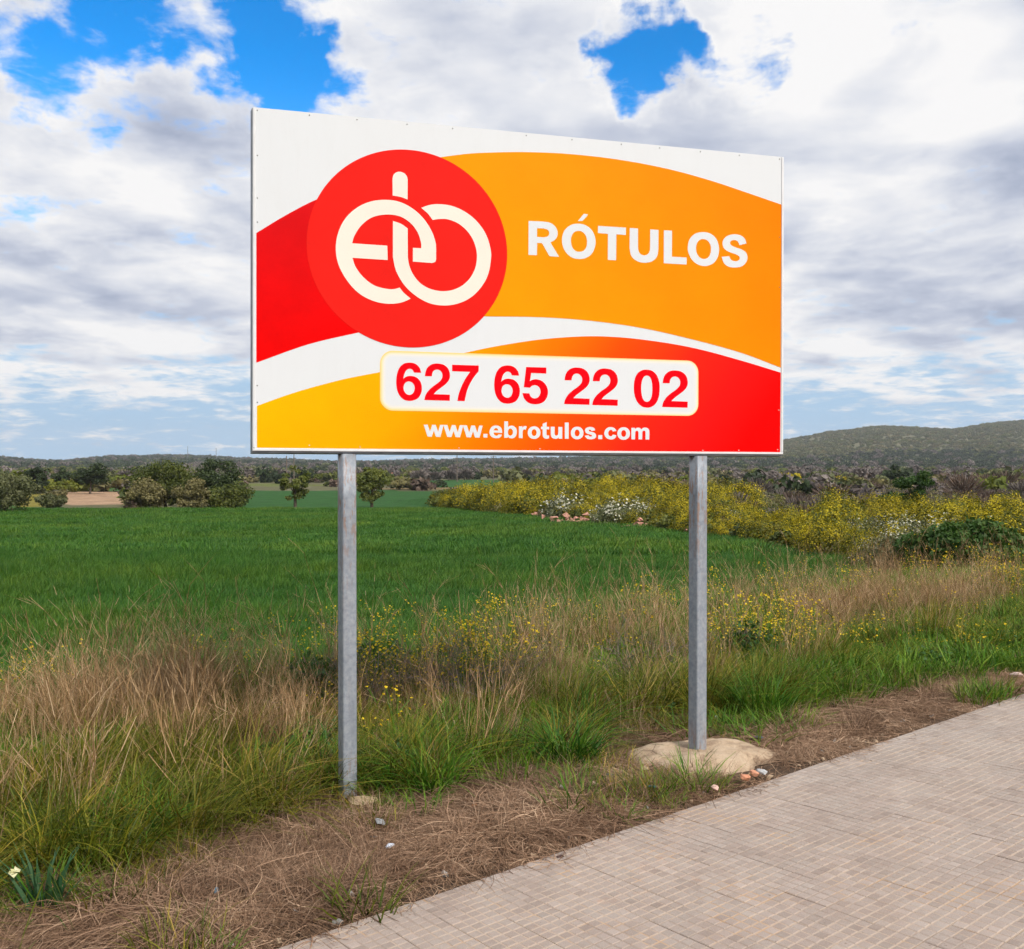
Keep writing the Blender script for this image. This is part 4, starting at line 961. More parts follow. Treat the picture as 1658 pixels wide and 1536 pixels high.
P_BIGF = [mk(G_FRESH, blades(rng, 150, .12, .26, .50, .0085, .36, .8, 6, (.22, -.08), (.0, .9), .5), blades(rng, 50, .14, .08, .24, .008, .5, .7, 4, (.1, 0), (.0, .4), .4)) for _ in range(4)]
P_THIN = []
for _ in range(6):
    s, w_ = branching(rng, 4, .62, .22, 2, .7, (.06, 0)); a = blades(rng, 16, .12, .3, .75, .0042, .16, .3, 5, (.1, 0), (.2, 1), .1)
    P_THIN.append(mk(G_DRY, a, ribbon_twigs(rng, s, .005 * w_)))
P_TWIG = []
for _ in range(4):
    s, w_ = branching(rng, 9, .42, .42, 3, .75, (0, 0), .35); P_TWIG.append(mk(G_TWIG, ribbon_twigs(rng, s, .0062 * w_)))
P_FLOW = []
for _ in range(5):
    m = 9; stem = []; heads = []
    for k in range(m):
        b0 = np.array([rng.normal(0, .08), rng.normal(0, .08), 0]); top = b0 + [rng.normal(.03, .07), rng.normal(0, .07), rng.uniform(.22, .55)]
        stem.append((b0, top)); heads.append(top)
        for _k in range(int(rng.integers(1, 4))):
            h2 = top + [rng.normal(0, .05), rng.normal(0, .05), rng.normal(-.02, .04)]; stem.append((b0 * .3 + top * .7, h2)); heads.append(h2)
    P_FLOW.append(two_mats('plant', join([ribbon_twigs(rng, np.array(stem), .005), blades(rng, 26, .10, .08, .3, .010, .5, .5, 3, (0, 0), (.1, .9))]), G_FRESH, flowers(rng, np.array(heads), .0115), G_YEL))
P_LOWFL = []
for _ in range(4):
    m = 16; b0 = np.stack([rng.normal(0, .10, m), rng.normal(0, .10, m), np.zeros(m)], -1); top = b0 + np.stack([rng.normal(0, .02, m), rng.normal(0, .02, m), rng.uniform(.10, .24, m)], -1)
    P_LOWFL.append(two_mats('plant', join([ribbon_twigs(rng, np.stack([b0, top], 1), .004), blades(rng, 55, .15, .08, .22, .010, .5, .6, 3, (0, 0), (.1, .9))]), G_FRESH, flowers(rng, top[:9], .0095), G_YEL))
P_STRAW = [mk(G_STRAW, strands(rng, 210, .19, .08, .40, .0027, .026, 8, (.0, .85), .13), strands(rng, 8, .18, .10, .30, .0032, .03, 8, (.5, .95), .12)) for _ in range(8)]
P_CHAFF = [mk(G_STRAW, strands(rng, 70, .15, .04, .17, .0034, .014, 5, (.0, .9), .2)) for _ in range(6)]
P_STRAWUP = [mk(G_STRAW, blades(rng, 46, .09, .06, .22, .0028, .80, .22, 5, (.12, -.08), (.05, .80), .22)) for _ in range(6)]


def spread(n, t0, t1, q0, q1, rng):
    t = rng.uniform(t0, t1, n); q = rng.uniform(q0, q1, n); x, y = from_tq(t, q); return t, q, x, y


def place(name, t, q, x, y, keep, protos, s0, s1, label, cat, rng, tilt=.08, zoff=0.0, hz=None, turn=math.pi):
    k = keep & (rng.uniform(0, 1, len(x)) < 1); x, y, t, q = x[k], y[k], t[k], q[k]; z = terrain(x, y) + zoff
    v = in_view(x, y, z); x, y, z = x[v], y[v], z[v]; n = len(x)
    s = rng.uniform(s0, s1, n); hs_ = s if hz is None else s * hz(t[v], q[v], x, y)
    scatter(name, np.stack([x, y, z], -1), np.stack([rng.normal(0, tilt, n), rng.normal(0, tilt, n), rng.uniform(-turn, turn, n)], -1), np.stack([s, s, hs_], -1), rng.integers(0, len(protos), n), protos, label, cat)


PEBBLE = [plain('pebble_grey', (.34, .33, .31), .85), plain('pebble_tan', (.40, .29, .19), .85), plain('pebble_earth', (.15, .10, .07), .95)]


def verge():
    rng = np.random.default_rng(17); U = lambda n: rng.uniform(0, 1, n)
    MOUND = lambda x, y: ((x - 1.20) / .54) ** 2 + ((y - 5.93) / .44) ** 2 > 1
    MOUND_IN = lambda x, y: ((x - 1.20) / .53) ** 2 + ((y - 5.93) / .43) ** 2 > 1
    # width of the trampled straw strip beside the paving
    def straw_w(t): return np.interp(t, [-4, -1.2, 0, .75, 2.2, 3.2, 4.6, 6, 8, 14], [.90, .95, 1.45, 1.55, 1.25, 1.45, 1.10, .75, .5, .3])
    t, q, x, y = spread(5200, -3.5, 9, .20, 2.2, rng)
    nz = vnoise(x, y, .5, 2); gap = vnoise(x, y, .34, 61) * .6 + vnoise(x, y, .8, 62) * .4
    place('lying_straw', t, q, x, y, (q < straw_w(t) + .95 * nz - .35) & (gap > np.interp(t, [-3, 3, 6], [.38, .41, .48])) & (np.hypot(x + .93, y - 5.30) > .20) & (q > .20 + .16 * vnoise(x, y, .3, 63)) & MOUND_IN(x, y) & (U(len(t)) < np.interp(t, [-3, 4, 9], [1, .8, .45])), P_STRAW, .75, 1.25, 'tangled mat of dead brown grass lying beside the pavement', 'dead grass', rng, .06, 0.0)
    t, q, x, y = spread(1700, -3.5, 10, .16, 2.4, rng)
    place('dry_tufts', t, q, x, y, (q < straw_w(t) + .4) & MOUND(x, y) & (vnoise(x, y, .6, 12) > .42), P_STRAWUP, .6, 1.15, 'loose bleached tufts of dead grass bending over the straw', 'dead grass', rng, .12)
    # short broken straw over the bare soil, right up to the paving
    t, q, x, y = spread(3400, -3.5, 12, .02, 2.0, rng)
    place('straw_chaff', t, q, x, y, (q < straw_w(t) + .3) & ((q > .10) | (U(len(t)) < .5)) & MOUND_IN(x, y) & (U(len(t)) < .75), P_CHAFF, .7, 1.2, 'short broken straw strewn over the bare soil beside the paving', 'dead grass', rng, .05, .003)
    # small stones and crumbs of earth
    import bmesh
    pb = []
    for k in range(5):
        bm_ = bmesh.new(); vs = [bm_.verts.new(v) for v in rng.normal(0, .011, (11, 3)) * [1, .8, .55]]; bmesh.ops.convex_hull(bm_, input=vs)
        for v in [v for v in bm_.verts if not v.link_faces]: bm_.verts.remove(v)
        me = bpy.data.meshes.new('pebble'); bm_.to_mesh(me); bm_.free(); me.materials.append(PEBBLE[k % 3]); pb.append(me)
    t, q, x, y = spread(1500, -3, 12, .03, 1.7, rng)
    place('pebbles', t, q, x, y, (q < straw_w(t)) & MOUND_IN(x, y) & (U(len(t)) < .45 + .4 * (q < .25)), pb, .5, 1.5, 'small stones and crumbs of earth lying in the straw beside the paving', 'pebbles', rng, .5, .012)
    # bleached stalks and bent dead tufts standing in the green grass
    t, q, x, y = spread(1500, -3.5, 13, .8, 3.4, rng)
    place('bleached_tufts', t, q, x, y, (q > straw_w(t) - .1) & (vnoise(x, y, .55, 71) > .52) & MOUND(x, y) & (np.hypot(x + 2.12, y - 4.05) > .30), P_STRAWUP, .9, 1.7, 'bleached dead tufts mixed into the green verge grass', 'dead grass', rng, .16)
    k3 = None
    # sparse green shoots in the straw
    t, q, x, y = spread(2000, -3, 14, .1, 2.2, rng)
    place('green_shoots', t, q, x, y, (vnoise(x, y, .55, 21) > np.interp(t, [-3, 0, 3, 4.5, 6, 12], [.54, .55, .57, .46, .36, .28])) & MOUND(x, y), P_SHORTF + P_SHORT, .5, 1.15, 'short green grass shooting up through the dead straw', 'grass', rng)
    # base sward behind the straw
    t, q, x, y = spread(16000, -4, 30, .5, 9.5, rng)
    base = (q > straw_w(t) - .15 + .9 * (vnoise(x, y, .6, 3) - .45)) & ~field_mask(x, y) & MOUND(x, y) & (np.hypot(x + 2.12, y - 4.05) > .26) & (np.hypot(x + .78, y - 5.1) > .34) & (hedge_off(x, y) < 1.0)
    gr = vnoise(x, y, 1.3, 91) < np.interp(t, [-4, 1, 4, 5.5, 30], [.32, .34, .5, .80, .85])
    place('bright_verge_grass', t, q, x, y, base & gr, P_SHORTF, .9, 1.6, 'bright green short grass covering the verge in patches', 'grass', rng)
    place('verge_grass', t, q, x, y, base & ~gr, P_SHORT, .7, 1.25, 'rough olive green grass covering the verge', 'grass', rng)
    # long leaning grass
    t, q, x, y = spread(7000, -4, 13, .9, 6.5, rng)
    dl = np.interp(t, [-4, -.2, .6, 1.3, 4.5, 7, 13], [.85, .85, .55, .26, .22, .22, .16])
    k = (q > straw_w(t) + .02 + .8 * (vnoise(x, y, .5, 5) - .45)) & (vnoise(x, y, .42, 66) > .36) & (np.hypot(x + .75, y - 5.15) > .38) & (np.hypot(x + 2.12, y - 4.05) > .30) & (np.hypot(x + 1.95, y - 4.72) > .22) & (q < 5.4) & (U(len(t)) < dl * np.interp(q, [1, 2.6, 3.4, 5.4], [1, .95, .75, .6])) & MOUND(x, y)
    place('long_grass', t, q, x, y, k, P_LONG, .50, 1.15, 'long olive green grass leaning over on the verge', 'grass', rng, .16, turn=1.1, hz=lambda t, q, x, y: .55 + .75 * vnoise(x, y, .55, 81))
    # big leaning clumps standing apart
    pts = []
    for _ in range(9000):
        t_ = rng.uniform(-3.2, 5.6); q_ = rng.uniform(1.1, 4.2); sw = float(straw_w(t_))
        if q_ < sw + .12 or (t_ > 1 and q_ > sw + 1.3): continue
        x_, y_ = from_tq(t_, q_)
        if not MOUND(x_, y_) or np.hypot(x_ + 2.12, y_ - 4.05) < .35 or np.hypot(x_ + .75, y_ - 5.15) < .34: continue
        if rng.uniform() > (.9 if t_ < 1 else .35): continue
        if any((x_ - a) ** 2 + (y_ - b) ** 2 < .34 ** 2 for a, b in pts): continue
        pts.append((x_, y_))
    pts = np.array(pts); n = len(pts); z = terrain(pts[:, 0], pts[:, 1]); sc = rng.uniform(.62, 1.12, n)
    scatter('grass_clumps', np.c_[pts, z], np.c_[rng.normal(0, .12, n), rng.normal(0, .12, n), rng.normal(0, .8, n)], np.repeat(sc[:, None], 3, 1), np.where(rng.uniform(0, 1, n) < .68, rng.integers(0, 5, n), 5 + rng.integers(0, 4, n)), P_BIG + P_BIGF, 'big leaning olive and green grass clumps standing apart on the verge', 'grass')
    # fresh green
    t, q, x, y = spread(5200, -3, 24, .8, 6.5, rng)
    df = np.interp(t, [-3, 0, 1.2, 4, 5.5, 9, 24], [.16, .18, .30, .36, .80, .85, .85]) * (vnoise(x, y, .9, 14) > np.interp(t, [0, 5, 7], [.40, .36, .22]))
    place('fresh_grass', t, q, x, y, (q > straw_w(t) + .1) & (q < np.interp(t, [0, 4, 6, 8], [2.6, 3.0, 4.5, 6])) & (U(len(t)) < df) & MOUND(x, y), P_FRESH, .55, 1.1, 'bright green fresh grass in patches along the verge', 'grass', rng)
    t, q, x, y = spread(1500, -3, 12, .9, 3.6, rng)
    place('low_herbs', t, q, x, y, (q > straw_w(t) + .05) & (vnoise(x, y, .7, 24) > .60) & MOUND(x, y), P_HERB, .7, 1.3, 'low round leaved weeds between the grass', 'weeds', rng)
    # tall dry grass belt
    t, q, x, y = spread(5600, -4, 16, 1.6, 7.2, rng)
    lo = np.interp(t, [-4, -1, .6, 1.2, 4, 6, 7.5, 12, 16], [2.9, 2.8, 2.6, 2.0, 2.0, 2.3, 2.6, 2.5, 3.0]); hi = np.interp(t, [-4, 0, 1.0, 1.6, 4, 6, 8, 12, 16], [5.4, 5.4, 5.0, 3.8, 3.6, 3.4, 4.2, 4.4, 4.2])
    dd = np.interp(t, [-4, 0, .7, 1.2, 2.2, 4.2, 5.0, 7, 8, 11, 12.2, 16], [.55, .62, .52, .20, .20, .16, .03, .06, .75, .80, .04, .02]) * np.clip(3.6 * (vnoise(x, y, .75, 31) * .65 + vnoise(x, y, .33, 35) * .35) - 1.35, 0, 1.3)
    hz = lambda t, q, x, y: np.interp(t, [-4, 0, .8, 1.6, 4, 6, 8, 12], [.72, .84, .78, .44, .42, .42, .62, .58]) * (.55 + .8 * vnoise(x, y, .6, 33))
    place('tall_dry_grass', t, q, x, y, (q > lo + .5 * (vnoise(x, y, .6, 6) - .5)) & (q < hi) & (U(len(t)) < dd), P_DRY, .8, 1.15, 'tall dry reddish brown grass standing at the field edge', 'dry grass', rng, .10, hz=hz)
    t, q, x, y = spread(900, -4, 14, 1.5, 5.8, rng)
    place('dry_stalks', t, q, x, y, (q > 1.2) & (U(len(t)) < .50) & MOUND(x, y), P_THIN, .7, 1.25, 'thin bare stalks rising out of the verge grass', 'dry stalks', rng, .14)
    # dead twiggy weeds near the posts
    tw = []
    for cx, cy, n in ((-1.35, 7.9, 12), (-.75, 7.7, 9), (-.25, 7.6, 5), (.95, 8.4, 7), (1.95, 8.8, 6)):
        for _ in range(n): tw.append((cx + rng.normal(0, .28), cy + rng.normal(0, .3)))
    tw = np.array(tw); z = terrain(tw[:, 0], tw[:, 1]); n = len(tw)
    scatter('dead_weeds', np.c_[tw, z], np.c_[rng.normal(0, .1, n), rng.normal(0, .1, n), rng.uniform(0, 6.3, n)], np.repeat(rng.uniform(.7, 1.15, n)[:, None], 3, 1), rng.integers(0, 4, n), P_TWIG, 'grey dead twiggy weeds tangled beside the left post', 'dead weeds', kind='stuff')
    # yellow flowers
    t, q, x, y = spread(5200, -1.2, 24, 1.2, 7.6, rng)
    fl = np.interp(t, [-1.2, .4, 1.2, 2.2, 3.4, 5, 8, 24], [.0, .02, .05, .03, .03, .05, .05, .07]) * (vnoise(x, y, .8, 41) > .42) * np.interp(q, [1, 3, 5], [.3, .6, 1])
    fl = np.maximum(fl, .85 * (np.hypot(x + .75, y - 8.2) < .75) + .5 * (np.hypot(x + .1, y - 8.4) < .5) + .6 * (np.hypot(x - 2.6, y - 9.6) < .7) + .6 * (np.hypot(x - 8.2, y - 13.8) < 1.0))
    place('yellow_wildflowers', t, q, x, y, (U(len(t)) < fl) & (q > straw_w(t) + .5), P_FLOW, .75, 1.25, 'yellow wildflowers on thin stems scattered through the verge', 'wildflowers', rng)
    t, q, x, y = spread(2600, 4.6, 22, .7, 5.5, rng)
    place('buttercups', t, q, x, y, (q > straw_w(t) + .15) & (q < np.interp(t, [4.6, 8, 22], [2.0, 4.5, 5.5])) & (U(len(t)) < .34 * (vnoise(x, y, 1.0, 44) > .50)), P_LOWFL, .8, 1.25, 'low yellow buttercups in the bright green grass on the right', 'wildflowers', rng)


verge()


# ---- single plants one can point to
def single(name, px, py, me, label, cat, s=1.0, rz=0.0, group=None, dz=0.0, xy=None):
    p = on_ground(px, py) if xy is None else np.array([xy[0], xy[1], float(terrain(*xy))])
    o = link(name, me, None, (p[0], p[1], p[2] + dz)); o.scale = (s, s, s); o.rotation_euler = (0, 0, rz)
    return tag(o, label, cat, group)


rng = np.random.default_rng(77)
def tuft(mat, n, R, h0, h1, w, lean, curl, tint=(0, 1), droop=.35, bias=(.05, 0)):
    V, Q, T = blades(rng, n, R, h0, h1, w, lean, curl, 6, bias, tint, droop); return mesh('grass_tuft', V, Q, mat, T)


GRP = 'grass tufts beside the pavement'
single('grass_tuft', 920, 1243, tuft(G_FRESH, 210, .14, .30, .52, .011, .38, .7, (.0, .9), .5), 'dense green grass tuft with arching blades, left of the concrete footing', 'grass tuft', 1.0, .3, GRP)
single('grass_tuft', 700, 1283, tuft(G_FRESH, 180, .14, .26, .46, .013, .45, .7, (.0, .8), .5), 'broad bladed green grass tuft just right of the nearer post', 'grass tuft', 1.0, 1.1, GRP)
single('grass_tuft', 1232, 1162, tuft(G_FRESH, 300, .18, .28, .50, .009, .32, .6, (.2, 1), .45), 'big round yellowish green grass tuft right of the farther post', 'grass tuft', 1.0, 2.0, GRP)
single('grass_tuft', 1125, 1252, tuft(G_GRASS, 34, .07, .10, .22, .0065, .35, .6, (.1, .8), .3), 'small thin grass tuft growing at the front of the concrete footing', 'grass tuft', .95, .2, GRP)
single('grass_tuft', 222, 1382, tuft(G_FRESH, 190, .11, .26, .46, .010, .36, .8, (.0, .9), .5, (-.15, 0)), 'fresh green grass tuft leaning left in the straw at the lower left', 'grass tuft', 1.0, .0, GRP)
single('grass_tuft', 592, 1480, tuft(G_GRASS, 60, .14, .08, .26, .008, .40, .6, (.0, .6), .3), 'sparse green grass tuft at the very edge of the pavement', 'grass tuft', 1.0, .5, GRP)
single('grass_tuft', 534, 1272, tuft(G_GRASS, 80, .07, .16, .34, .0065, .30, .6, (.0, .7), .4), 'narrow green grass tuft against the foot of the nearer post', 'grass tuft', 1.0, .9, GRP)
# clump of blue green strap leaves with one pale flower
def strap():
    root = empty('strap_leaf_plant', on_ground(70, 1478)); tag(root, 'clump of blue green strap leaves with one pale yellow flower', 'wild plant')
    V, Q, T = blades(rng, 34, .06, .18, .30, .022, .30, .35, 6, (.02, -.03), (0, 1), .25); link('leaves', mesh('leaves', V, Q, G_BLUE, T), root)
    V, Q, T = blades(rng, 80, .14, .14, .30, .008, .5, .7, 5, (.02, 0), (0, .8), .4); link('undergrowth', mesh('undergrowth', V, Q, G_FRESH, T), root)
    pet = leafy('pale_petal', [(0, (0.70, 0.66, 0.30)), (1, (0.82, 0.80, 0.55))], .2, .05, .1); P = np.array([[-.09, -.06, .21], [-.075, -.065, .215], [-.10, -.07, .205], [-.085, -.075, .20]])
    V, Q, T = flowers(rng, P, .016); link('flower', mesh('flower', V, Q, pet, T), root)
    V, Q, T = ribbon_twigs(rng, np.array([[[0, 0, 0], [-.088, -.066, .205]]]), .006); link('stem', mesh('stem', V, Q, G_FRESH, T), root)


strap()


def mallow(px, py, label, n=110, R=.22, H=.26, leaf=.055):
    root = empty('mallow_plant', on_ground(px, py)); tag(root, label, 'wild plant', 'broad leaved weeds')
    a = rng.uniform(0, 6.28, n); r = R * np.sqrt(rng.uniform(0, 1, n)); h = H * (1 - .6 * (r / R) ** 2) * rng.uniform(.35, 1, n)
    P = np.stack([r * np.cos(a), r * np.sin(a), h], -1); N = np.stack([np.cos(a) * r / R, np.sin(a) * r / R - .2, np.ones(n)], -1)
    V, Q, T = join([cards(rng, P, N, leaf, 1.0, (0, 1), .3), cards(rng, P + [0, 0, -.003], N, leaf * .8, 1.1, (0, 1), .45)]); link('leaves', mesh('leaves', V, Q, G_HERB, T), root)
    V, Q, T = ribbon_twigs(rng, np.stack([np.c_[P[:, :2] * .25, np.zeros(n)], P], 1), .004); link('stems', mesh('stems', V, Q, G_FRESH, T), root)


def flower_bush(px, py, label):
    root = empty('flowering_weed', on_ground(px, py)); tag(root, label, 'wild plant')
    P, N = [], []
    d = rng.normal(0, 1, (520, 3)); d[:, 2] = np.abs(d[:, 2]); d /= np.linalg.norm(d, axis=1)[:, None]; P = d * (rng.uniform(.3, 1, 520) ** .5)[:, None] * [.36, .34, .48] + [0, 0, .03]
    V, Q, T = cards(rng, P, d, .040, 1.7, (0, .8), .8); link('leaves', mesh('leaves', V, Q, G_HERB, T), root)
    tops = np.stack([rng.normal(0, .26, 46), rng.normal(0, .24, 46), rng.uniform(.42, .82, 46)], -1)
    V, Q, T = ribbon_twigs(rng, np.stack([tops * [.35, .35, .2], tops], 1), .005); link('stems', mesh('stems', V, Q, G_FRESH, T), root)
    hd = np.concatenate([tops + rng.normal(0, .022, tops.shape) for _ in range(3)]); V, Q, T = flowers(rng, hd, .0085); tag(link('flowers', mesh('flowers', V, Q, G_YEL, T), root), kind='stuff')


flower_bush(508, 1150, 'dark leafy weed with yellow flower heads left of the nearer post')
flower_bush(618, 1108, 'leafy weed with yellow flower heads just right of the nearer post')
flower_bush(1215, 1090, 'yellow flowered weed right of the farther post')
mallow(652, 1258, 'round leaved green weed between the nearer post and a broad grass tuft')
mallow(835, 1205, 'round leaved weed half hidden in grass behind the footing', 80, .2, .2, .05)
mallow(1075, 1162, 'low leafy weed in the shade left of the farther post', 90, .24, .16, .045)
mallow(1165, 1155, 'low leafy weed just right of the farther post', 70, .18, .13, .045)


# ---- stones and scraps
def chunk(name, px, py, size, flat_, col, label, cat, rough=.7, seed=0, lift=.3, spec=.3):
    r_ = np.random.default_rng(seed + 100); d, _ = sphere_pts(r_, 1); n = 26
    d = r_.normal(0, 1, (n, 3)); d /= np.linalg.norm(d, axis=1)[:, None]; d *= r_.uniform(.75, 1.1, (n, 1))
    import bmesh
    bm_ = bmesh.new()
    for v in d * [size * .5, size * .5 * r_.uniform(.55, .85), size * .5 * flat_]: bm_.verts.new(v)
    bmesh.ops.convex_hull(bm_, input=bm_.verts)
    for v in [v for v in bm_.verts if not v.link_faces]: bm_.verts.remove(v)
    me = bpy.data.meshes.new(name); bm_.to_mesh(me); bm_.free()
    me.materials.append(plain(name + '_%d' % seed, col, rough, 0, spec, .18, 60))
    p = on_ground(px, py); q_ = tq(p[0], p[1])[1]; z = p[2] + size * .5 * flat_ * lift + (.012 if q_ < 0 else .045)
    o = link(name, me, None, (p[0], p[1], z)); o.rotation_euler = (r_.normal(0, .15), r_.normal(0, .15), r_.uniform(0, 6))
    tag(o, label, cat)


chunk('stone', 616, 1346, .085, .35, (.30, .31, .32), 'flat grey stone in the straw just below the nearer post', 'stone', seed=1)
chunk('stone', 631, 1385, .050, .5, (.52, .56, .64), 'small pale blue grey stone, the closer to the paving of the two below the post', 'stone', seed=2)
chunk('stone', 909, 1287, .038, .7, (.72, .66, .60), 'little white stone in the straw left of the footing', 'stone', seed=3)
chunk('stone', 962, 1283, .055, .5, (.55, .40, .30), 'beige stone beside the small dark scrap', 'stone', seed=4)
chunk('stone', 1157, 1290, .072, .45, (.66, .43, .36), 'pink stone lying close to the paving edge below the footing', 'stone', seed=5)
chunk('stone', 1233, 1263, .078, .4, (.40, .40, .40), 'grey flat stone lying against the orange brick bits', 'stone', seed=6)
chunk('brick_fragment', 1207, 1273, .080, .55, (.55, .24, .14), 'longer orange brick fragment at the edge of the pavement', 'brick fragment', seed=7)
chunk('brick_fragment', 1221, 1266, .060, .7, (.60, .29, .18), 'rounder orange brick fragment touching the grey flat stone', 'brick fragment', seed=8)
chunk('brick_fragment', 768, 1318, .040, .4, (.62, .24, .08), 'small bright orange chip in the straw between post and paving', 'brick fragment', seed=9)
chunk('stone', 1041, 1259, .085, .5, (.50, .37, .24), 'sandy stone left of the small tuft at the footing', 'stone', seed=10)
chunk('plastic_scrap', 1056, 1287, .070, .2, (.03, .27, .32), 'teal plastic scrap lying in the straw', 'litter', .35, seed=11, spec=.5)
chunk('plastic_scrap', 350, 1461, .050, .5, (.05, .18, .28), 'dark blue plastic scrap in the straw at the lower left', 'litter', .35, seed=12, spec=.5)
chunk('plastic_scrap', 986, 1268, .060, .35, (.03, .05, .08), 'small blackish scrap in the straw left of the footing', 'litter', .4, seed=13, spec=.5)
chunk('plastic_scrap', 1160, 1173, .085, .45, (.66, .70, .72), 'crumpled white plastic scrap behind the farther post', 'litter', .4, seed=14, spec=.5)
chunk('plastic_scrap', 1226, 1207, .095, .3, (.06, .06, .065), 'dark plastic scrap on the right side of the footing', 'litter', .5, seed=15)
chunk('dead_leaf', 907, 1392, .042, .3, (.07, .04, .035), 'dark curled leaf lying on the paving', 'leaf', seed=16)
chunk('stone', 470, 1384, .032, .7, (.62, .50, .36), 'tiny cream shell like stone in the straw left of the nearer post', 'stone', seed=17)
chunk('stone', 590, 1312, .20, .22, (.46, .34, .22), 'flat sandy stone at the foot of the nearer post', 'stone', seed=19, lift=.2)
chunk('stone', 1645, 1103, .13, .45, (.62, .46, .40), 'pale pink stone at the far edge of the paving on the right', 'stone', seed=18)

# ---------------------------------------------------------------- shrubs, trees and houses behind the field
L_BROOM = leafy('broom_leaf', [(0.0, (0.045, 0.065, 0.006)), (0.45, (0.115, 0.125, 0.008)), (1.0, (0.25, 0.21, 0.012))], .25, .2, .3)
L_BLOOM = leafy('broom_blossom', [(0.0, (0.34, 0.27, 0.006)), (0.5, (0.48, 0.38, 0.008)), (1.0, (0.62, 0.50, 0.012))], .2, .18, .3)
L_WHITE = leafy('white_blossom', [(0.0, (0.46, 0.45, 0.33)), (1.0, (0.70, 0.68, 0.56))], .15, .1, .2)
L_OLIVE = leafy('olive_leaf', [(0.0, (0.060, 0.070, 0.026)), (0.5, (0.110, 0.122, 0.046)), (1.0, (0.19, 0.195, 0.085))], .2, .15, .25)
L_DARK = leafy('dark_leaf', [(0.0, (0.014, 0.028, 0.010)), (0.5, (0.030, 0.050, 0.016)), (1.0, (0.065, 0.090, 0.028))], .2, .15, .25)
L_MID = leafy('mid_leaf', [(0.0, (0.040, 0.060, 0.010)), (0.5, (0.085, 0.108, 0.018)), (1.0, (0.17, 0.18, 0.036))], .2, .15, .25)
L_BUSH = leafy('tawny_leaf', [(0.0, (0.080, 0.076, 0.026)), (0.5, (0.150, 0.135, 0.050)), (1.0, (0.25, 0.215, 0.085))], .15, .15, .25)
L_LIME = leafy('lime_leaf', [(0.0, (0.07, 0.10, 0.014)), (0.5, (0.14, 0.165, 0.018)), (1.0, (0.25, 0.25, 0.03))], .25, .15, .25)
L_PINE = leafy('pine_leaf', [(0.0, (0.016, 0.045, 0.008)), (0.5, (0.036, 0.088, 0.012)), (1.0, (0.085, 0.145, 0.022))], .2, .12, .2)
L_GREYT = leafy('bare_twigs', [(0.0, (0.085, 0.070, 0.062)), (0.5, (0.145, 0.120, 0.108)), (1.0, (0.22, 0.185, 0.165))], .05, .2, .35)
L_BROWN = leafy('brown_twigs', [(0.0, (0.075, 0.050, 0.038)), (1.0, (0.18, 0.125, 0.09))], .1, .2, .35)
M_BARK = plain('bark', (0.085, 0.068, 0.052), 0.9, 0, 0.1, 0.35, 5)


def shrub_mesh(rng, n, R, H, leafsize, low=True):
    """dome of upward sprays; returns leaf cloud points with normals"""
    d = rng.normal(0, 1, (n, 3)); d[:, 2] = np.abs(d[:, 2]) * .9 + .02; d /= np.linalg.norm(d, axis=1)[:, None]
    k = rng.uniform(0, 6.28, 3); az = np.arctan2(d[:, 1], d[:, 0]); lump = 1 + .16 * np.sin(3 * az + k[0]) + .12 * np.sin(5 * az + k[1] + 3 * d[:, 2]) + .10 * np.sin(9 * d[:, 2] + k[2] + 2 * az)
    r = rng.uniform(.55, 1.0, n) ** .4 * lump * rng.normal(1, .05, n)
    P = d * r[:, None] * [R, R, H]; P[:, 2] = np.maximum(P[:, 2], .03)
    return P, d


def make_shrub(rng, R, H, bloom, leaf=L_BROOM, petal=L_BLOOM, top=.48, n=2200, psize=.065, lsize=.085):
    P, N = shrub_mesh(rng, n, R, H, lsize); leafm = mesh('foliage', *(lambda b: (b[0], b[1], leaf, b[2]))(cards(rng, P, N, lsize, 2.0, jitter=.45, tint_arr=np.clip(rng.normal(.45, .25, n), 0, 1))))
    m = int(n * bloom); P, N = shrub_mesh(rng, m * 2, R * 1.02, H * 1.03, psize); k = (P[:, 2] / H + rng.normal(0, .22, len(P))) > top; P, N = P[k][:m], N[k][:m]
    blm = mesh('blossoms', *(lambda b: (b[0], b[1], petal, b[2]))(cards(rng, P, N + [0, 0, .25], psize, 1.4, jitter=.38, tint_arr=np.clip(rng.normal(.5, .28, len(P)), 0, 1))))
    s, wd = branching(rng, 10, H * .5, .55, 1, .6); V, Q, T = ribbon_twigs(rng, s * [R, R, 1], .05 * wd)
    return leafm, blm, mesh('stems', V, Q, M_BARK, T)


def put_shrub(kind, parts, x, y, s, rz, label, group, hs_=1.0, names=('foliage', 'blossoms', 'stems')):
    root = empty(kind, (x, y, float(terrain(x, y)) - .05), rz); root.scale = (s, s, s * hs_); tag(root, label, 'shrub', group)
    for nm, me in zip(names, parts): link(nm, me, root)
    return root


rng = np.random.default_rng(8)
YEL = [make_shrub(rng, 1.5, 1.75, b, n=2400) for b in (1.1, .9, .7, .35, 1.3)]
YELN = [make_shrub(rng, 1.5, 1.75, b, n=4200, psize=.048, lsize=.066) for b in (.55, .4, .3)]
WHI = [make_shrub(rng, 1.5, 1.3, .16, L_OLIVE, L_WHITE, .45, 1700, .10, .085) for _ in range(2)]
WHIN = [make_shrub(rng, 1.5, 1.2, .17, L_OLIVE, L_WHITE, .50, 4200, .050, .05)]
GRN = [make_shrub(rng, 1.5, 1.3, .0001, L_DARK, L_DARK, .9, 1700, .09, .11)]


def ordinal(n): return ['first', 'second', 'third', 'fourth', 'fifth', 'sixth', 'seventh', 'eighth', 'ninth', 'tenth', 'eleventh', 'twelfth', 'thirteenth', 'fourteenth', 'fifteenth', 'sixteenth', 'seventeenth', 'eighteenth', 'nineteenth', 'twentieth'][n] if n < 20 else None


